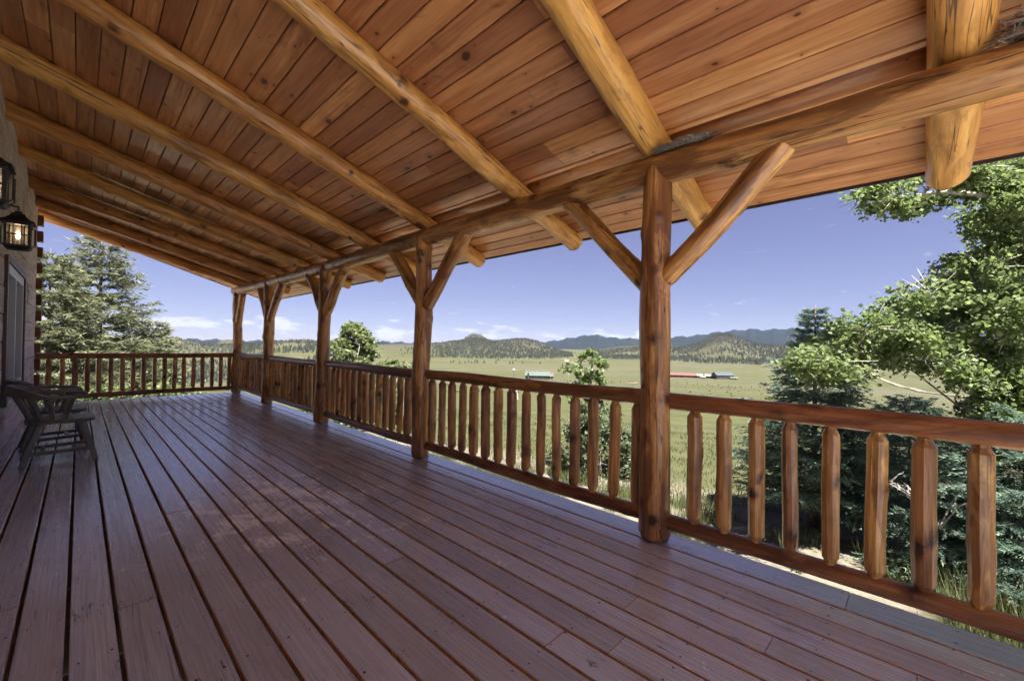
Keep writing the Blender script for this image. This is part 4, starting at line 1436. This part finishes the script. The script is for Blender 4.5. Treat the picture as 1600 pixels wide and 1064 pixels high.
# ------------------------------------------------------------------ valley: ranch buildings, fence, flag, pines
def colmat(name, c, rough=.6):
    if name not in M:
        M[name] = plain(name, c, rough, var=.08, scale=.5)
    return M[name]
def ranch(name, label, cat, az, r, Ln, W, hw, hr, wall, rf, rot=0.0, openings=3, group='ranch buildings in the valley'):
    x, y = polar(az, r)
    t = thing(name, label, cat, (x, y, gz1(x, y) - .3), group, -R_(az) + rot)
    m = MB()
    a, b = Ln / 2, W / 2
    V = [(-a, -b, 0), (a, -b, 0), (a, b, 0), (-a, b, 0), (-a, -b, hw), (a, -b, hw), (a, b, hw), (-a, b, hw), (-a, 0, hw + hr), (a, 0, hw + hr)]
    m.add(V, [(0, 1, 5, 4), (2, 3, 7, 6), (1, 2, 6, 9, 5), (3, 0, 4, 8, 7)])
    m.build('wall', wall, t)
    m = MB()
    o = .6
    k = hr / b
    for s in (-1, 1):
        V = [(-a - o, s * (b + o), hw - k * o + .05), (a + o, s * (b + o), hw - k * o + .05), (a + o, 0, hw + hr + .05), (-a - o, 0, hw + hr + .05)]
        V += [(p[0], p[1], p[2] + .25) for p in V]
        m.add(V, [(0, 1, 2, 3), (4, 5, 6, 7), (0, 1, 5, 4), (1, 2, 6, 5), (3, 0, 4, 7)])
    m.build('roof', rf, t)
    dm = colmat('dark_opening', (.03, .028, .026))
    for q in range(openings):
        u = (q + .5) / openings * Ln - a
        ww = Ln / openings * .28
        box_obj('door' if q % 2 == 0 else 'window', (u - ww, -b - .12, .1 if q % 2 == 0 else hw * .4), (u + ww, -b - .02, hw * .8), dm, t)
    return t
red = colmat('red_metal_roof', (.12, .045, .04))
blue = colmat('blue_metal_roof', (.035, .05, .058))
green = colmat('green_metal_roof', (.065, .085, .078))
wh = colmat('white_siding', (.20, .20, .195))
brn = colmat('dark_siding', (.06, .045, .04))
rdw = colmat('red_siding', (.16, .045, .035))
ranch('ranch_barn', 'long low barn with a faded red roof right of the nearest post', 'barn', 67.7, 590, 38, 12, 3.4, 2.6, rdw, red, .05, 5)
ranch('white_shed', 'small white shed at the right end of the red-roofed barn', 'shed', 69.75, 585, 6, 5, 3.6, 1.6, wh, wh, .1, 2)
ranch('white_shed', 'tiny white shed with the lowest roof, next to the white shed', 'shed', 70.15, 582, 5, 4, 2.0, .8, wh, wh, -.1, 1)
ranch('dark_shed', 'dark shed with a pale roof left of the blue-roofed barn', 'shed', 71.1, 592, 15, 8, 3.2, 1.8, brn, wh, .1, 3)
ranch('ranch_barn', 'dark barn with a blue-grey gabled roof, rightmost large ranch building', 'barn', 72.3, 588, 21, 13, 5.0, 3.6, brn, blue, .5, 4)
ranch('white_trailer_home', 'low white trailer right of the blue-roofed barn', 'trailer', 73.5, 584, 7, 3, 2.3, .4, wh, wh, .2, 2)
ranch('green_roofed_house', 'long ranch house with a pale green metal roof above the rail', 'house', 49.3, 392, 22, 11, 4.2, 3.2, brn, green, -.08, 4)
ranch('red_roofed_shed', 'shed with a dull red roof behind the green-roofed house', 'shed', 50.6, 412, 12, 8, 5.2, 1.6, rdw, red, .1, 2)
ranch('white_shed', 'white gabled shed at the right end of the green-roofed house', 'shed', 51.0, 390, 4.5, 4, 3.6, 1.8, wh, green, .8, 1)
ranch('white_trailer_home', 'small white cabin far beyond the end railing', 'trailer', 7.55, 395, 3.4, 3, 2.3, .9, wh, wh, .3, 1)
ranch('white_trailer_home', 'long low white trailer far beyond the end railing, right of the cabin', 'trailer', 9.1, 390, 9, 2.5, 1.9, .3, wh, wh, .0, 3)

def fence():
    pts = [polar(58, 255), polar(66, 248), polar(73, 252), polar(80, 262), polar(90, 285)]
    x0, y0 = pts[0]
    t = thing('wire_fence', 'line of thin wire fence posts crossing the field', 'fence', (x0, y0, gz1(x0, y0)))
    o = Vector(t.location)
    m = MB()
    m.box((-.11, -.11, -.3), (.11, .11, 1.35))
    me = mesh('fence_post', m.V, m.F, M['joist'])
    P = []
    for a, b in zip(pts[:-1], pts[1:]):
        n = max(2, int(math.dist(a, b) / 5.0))
        for i in range(n):
            x, y = a[0] + (b[0] - a[0]) * i / n, a[1] + (b[1] - a[1]) * i / n
            P.append(Vector((x, y, gz1(x, y))))
    for p in P:
        link('fence_post', me, t, p - o)
    for h in (.5, .9, 1.25):
        m = MB()
        m.tube([p - o + Vector((0, 0, h)) for p in P], .012, 3)
        m.build('wire', M['joist'], t)
fence()

def flagpole():
    x, y = polar(46.05, 50)
    g = gz1(x, y)
    top = -1.85
    t = thing('flagpole', 'thin pole with a white globe and a striped flag hanging from it', 'flagpole', (x, y, g))
    h = top - g
    m = MB()
    m.tube([(0, 0, -.2), (0, 0, h)], [.045, .03], 8)
    m.build('pole', M['plastic'], t)
    m = MB()
    m.tube([(0, 0, h), (0, 0, h + .05), (0, 0, h + .13), (0, 0, h + .21), (0, 0, h + .24)], [.03, .10, .13, .10, .02], 10)
    m.build('globe', M['white'], t, smooth=True)
    # draped flag, stripes and canton as coloured faces
    nx, ny = 14, 13
    FH = .85
    W = 1.45
    V, F, I = [], [], []
    for j in range(ny + 1):
        for i in range(nx + 1):
            u, v = i / nx, j / ny
            xx = .04 + W * .42 * u
            yy = .09 * math.sin(u * 9 + v) * u
            zz = 1.75 - FH * v - W * .75 * u * (0.6 + .4 * u)
            V.append((xx * .9, yy - xx * .3, zz))
    for j in range(ny):
        for i in range(nx):
            k = j * (nx + 1) + i
            F.append((k, k + 1, k + nx + 2, k + nx + 1))
            I.append(2 if (j < 7 and i < 6) else (0 if j % 2 == 0 else 1))
    me = mesh('flag', V, F, [colmat('flag_red', (.45, .04, .05)), M['white'], colmat('flag_blue', (.04, .05, .2))], True, I)
    o = link('flag', me, t)
    sd = o.modifiers.new('thick', 'SOLIDIFY')
    sd.thickness = .008
flagpole()

def cone_tree(h, w, rg):
    """a small conifer of three ragged tiers, about 40 faces"""
    T = []
    for (z0, z1, f) in ((.10, .55, 1.0), (.34, .78, .74), (.6, 1.0, .46)):
        n = 6
        a0 = rg.uniform(0, 6.28)
        rad = w * f * rg.uniform(.7, 1.25, n)
        zz = h * (z0 + rg.uniform(-.05, .05, n))
        ang = a0 + np.arange(n) * 6.283 / n + rg.uniform(-.25, .25, n)
        ring = np.stack([rad * np.cos(ang), rad * np.sin(ang), zz], 1)
        apex = np.array([w * .1 * rg.normal(), w * .1 * rg.normal(), h * z1])
        for i in range(n):
            T.append(np.stack([ring[i], ring[(i + 1) % n], apex]))
    return np.array(T)
rgf = np.random.default_rng(3)
PROTO = [cone_tree(1.0, .27 * rgf.uniform(.8, 1.3), rgf) for _ in range(14)]
def forest():
    P, T = [], []
    def scatter(az0, az1, r0, r1, n, thr, hs=(6, 11), sc_n=140, cond=None):
        az = rgf.uniform(az0, az1, n)
        r = np.sqrt(rgf.uniform(r0 ** 2, r1 ** 2, n))
        x, y = r * np.sin(np.radians(az)), r * np.cos(np.radians(az))
        dn = vnoise(x, y, sc_n) + .6 * vnoise(x + 900, y, sc_n * .35) + rgf.normal(0, .25, n)
        keep = dn > thr
        z = gz(x, y)
        if cond is not None:
            keep &= cond(az, r, z)
        for xx, yy, zz in zip(x[keep], y[keep], z[keep]):
            h = rgf.uniform(*hs)
            c, s = math.cos(xx), math.sin(xx)
            p = PROTO[rgf.integers(len(PROTO))] * h
            q = np.empty_like(p)
            q[..., 0] = p[..., 0] * c - p[..., 1] * s + xx
            q[..., 1] = p[..., 0] * s + p[..., 1] * c + yy
            q[..., 2] = p[..., 2] + zz - .3
            P.append(q)
            T.append(np.full(len(p), rgf.normal(.45, .25)))
    scatter(30.5, 57, 1080, 2000, 9500, -.3, cond=lambda a, r, z: (z > -36) & (rgf.uniform(0, 1, len(a)) < np.clip((a - 30.5) / 7.5, 0, 1) ** 1.5))
    scatter(37, 46, 2000, 2400, 500, .5)
    scatter(57, 86, 1150, 2150, 8000, -.5, cond=lambda a, r, z: (z > -39) | (r > 1350))
    scatter(86, 104, 1200, 2100, 1500, -.2)
    scatter(13, 26, 820, 1500, 3200, -.4, cond=lambda a, r, z: z > -26)
    scatter(-8, 14, 330, 1900, 4500, -.25, hs=(5, 10))
    scatter(13, 26, 560, 850, 260, .35, hs=(5, 9))
    scatter(25, 36, 1500, 2100, 300, .6)
    scatter(-8, 14, 2000, 2900, 900, .0, hs=(8, 12))
    o = foliage('pine_forest', np.concatenate(P), np.concatenate(T), M['forest'], None)
    tag(o, 'dark conifer woodland covering the distant hillsides', None, None, 'stuff')
forest()
def sagebrush():
    P, T = [], []
    n = 5200
    az = rgf.uniform(-6, 100, n)
    r = np.exp(rgf.uniform(math.log(75), math.log(700), n))
    x, y = r * np.sin(np.radians(az)), r * np.cos(np.radians(az))
    keep = (vnoise(x, y, 26) + .7 * vnoise(y, x, 9) + rgf.normal(0, .4, n)) > .25
    x, y = x[keep], y[keep]
    z = gz(x, y)
    for xx, yy, zz in zip(x, y, z):
        s = rgf.uniform(.2, .55)
        m = 14
        b = unit(rgf.normal(size=(m, 3)))
        b[:, 2] = np.abs(b[:, 2])
        tip = np.array([xx, yy, zz]) + b * s * np.array([1, 1, .8]) * rgf.uniform(.6, 1.1, m)[:, None]
        w = unit(np.cross(b, rgf.normal(size=(m, 3)))) * s * .3
        mid = np.array([xx, yy, zz]) + b * s * .25
        P.append(np.stack([mid - w, mid + w, tip], 1))
        T.append(np.full(m, rgf.normal(.5, .25)))
    tag(foliage('sagebrush', np.concatenate(P), np.concatenate(T), M['sage'], None), 'low grey-green sagebrush dotted over the meadow', None, None, 'stuff')
sagebrush()
# lone pines on the open meadow below the butte, told apart in the photograph
tm = MB()
tm.tube([(0, 0, -.1), (0, 0, .3)], [.03, .02], 5)
trunk_me = mesh('trunk', tm.V, tm.F, M['bark_spruce'])
for (px_az, el) in [(37.55, 870), (37.9, 880), (38.7, 850), (39.4, 862), (39.9, 905), (40.3, 880), (40.7, 875), (40.9, 960), (41.1, 900), (42.0, 885), (43.6, 890), (43.9, 1000), (45.5, 860), (45.9, 858), (46.3, 1010), (47.2, 905), (49.6, 900)]:
    x, y = polar(px_az, el)
    t = thing('lone_pine', 'single dark pine standing on the open meadow below the hills', 'tree', (x, y, gz1(x, y)), 'lone pines scattered on the far meadow')
    h = random.uniform(5.5, 8)
    o = foliage('crown', PROTO[random.randrange(14)] * h * np.array([1.25, 1.25, 1]), np.full(18, .4), M['forest'], t)
    link('trunk', trunk_me, t).scale = (h, h, h)
x, y = polar(48.0, 386)
spr = thing('lone_pine', 'small pointed dark tree at the left end of the green-roofed house', 'tree', (x, y, gz1(x, y)))
foliage('crown', PROTO[2] * 7.5, np.full(18, .3), M['forest'], spr)
link('trunk', trunk_me, spr).scale = (7, 7, 7)

# ------------------------------------------------------------------ air
hz = MB()
hz.box((-12700, -12700, -75), (12700, 12700, 420))
haze = hz.build('haze', [])
tag(haze, 'thin blue daytime haze over the valley', None, None, 'stuff')
hm = bpy.data.materials.new('haze_air')
hm.use_nodes = True
hm.node_tree.nodes.clear()
ho = hm.node_tree.nodes.new('ShaderNodeOutputMaterial')
hv = hm.node_tree.nodes.new('ShaderNodeVolumePrincipled')
hv.inputs['Color'].default_value = (0.42, 0.60, 1.0, 1)
hv.inputs['Density'].default_value = 1.3e-5
hv.inputs['Anisotropy'].default_value = 0.2
hm.node_tree.links.new(hv.outputs[0], ho.inputs['Volume'])
haze.data.materials.append(hm)
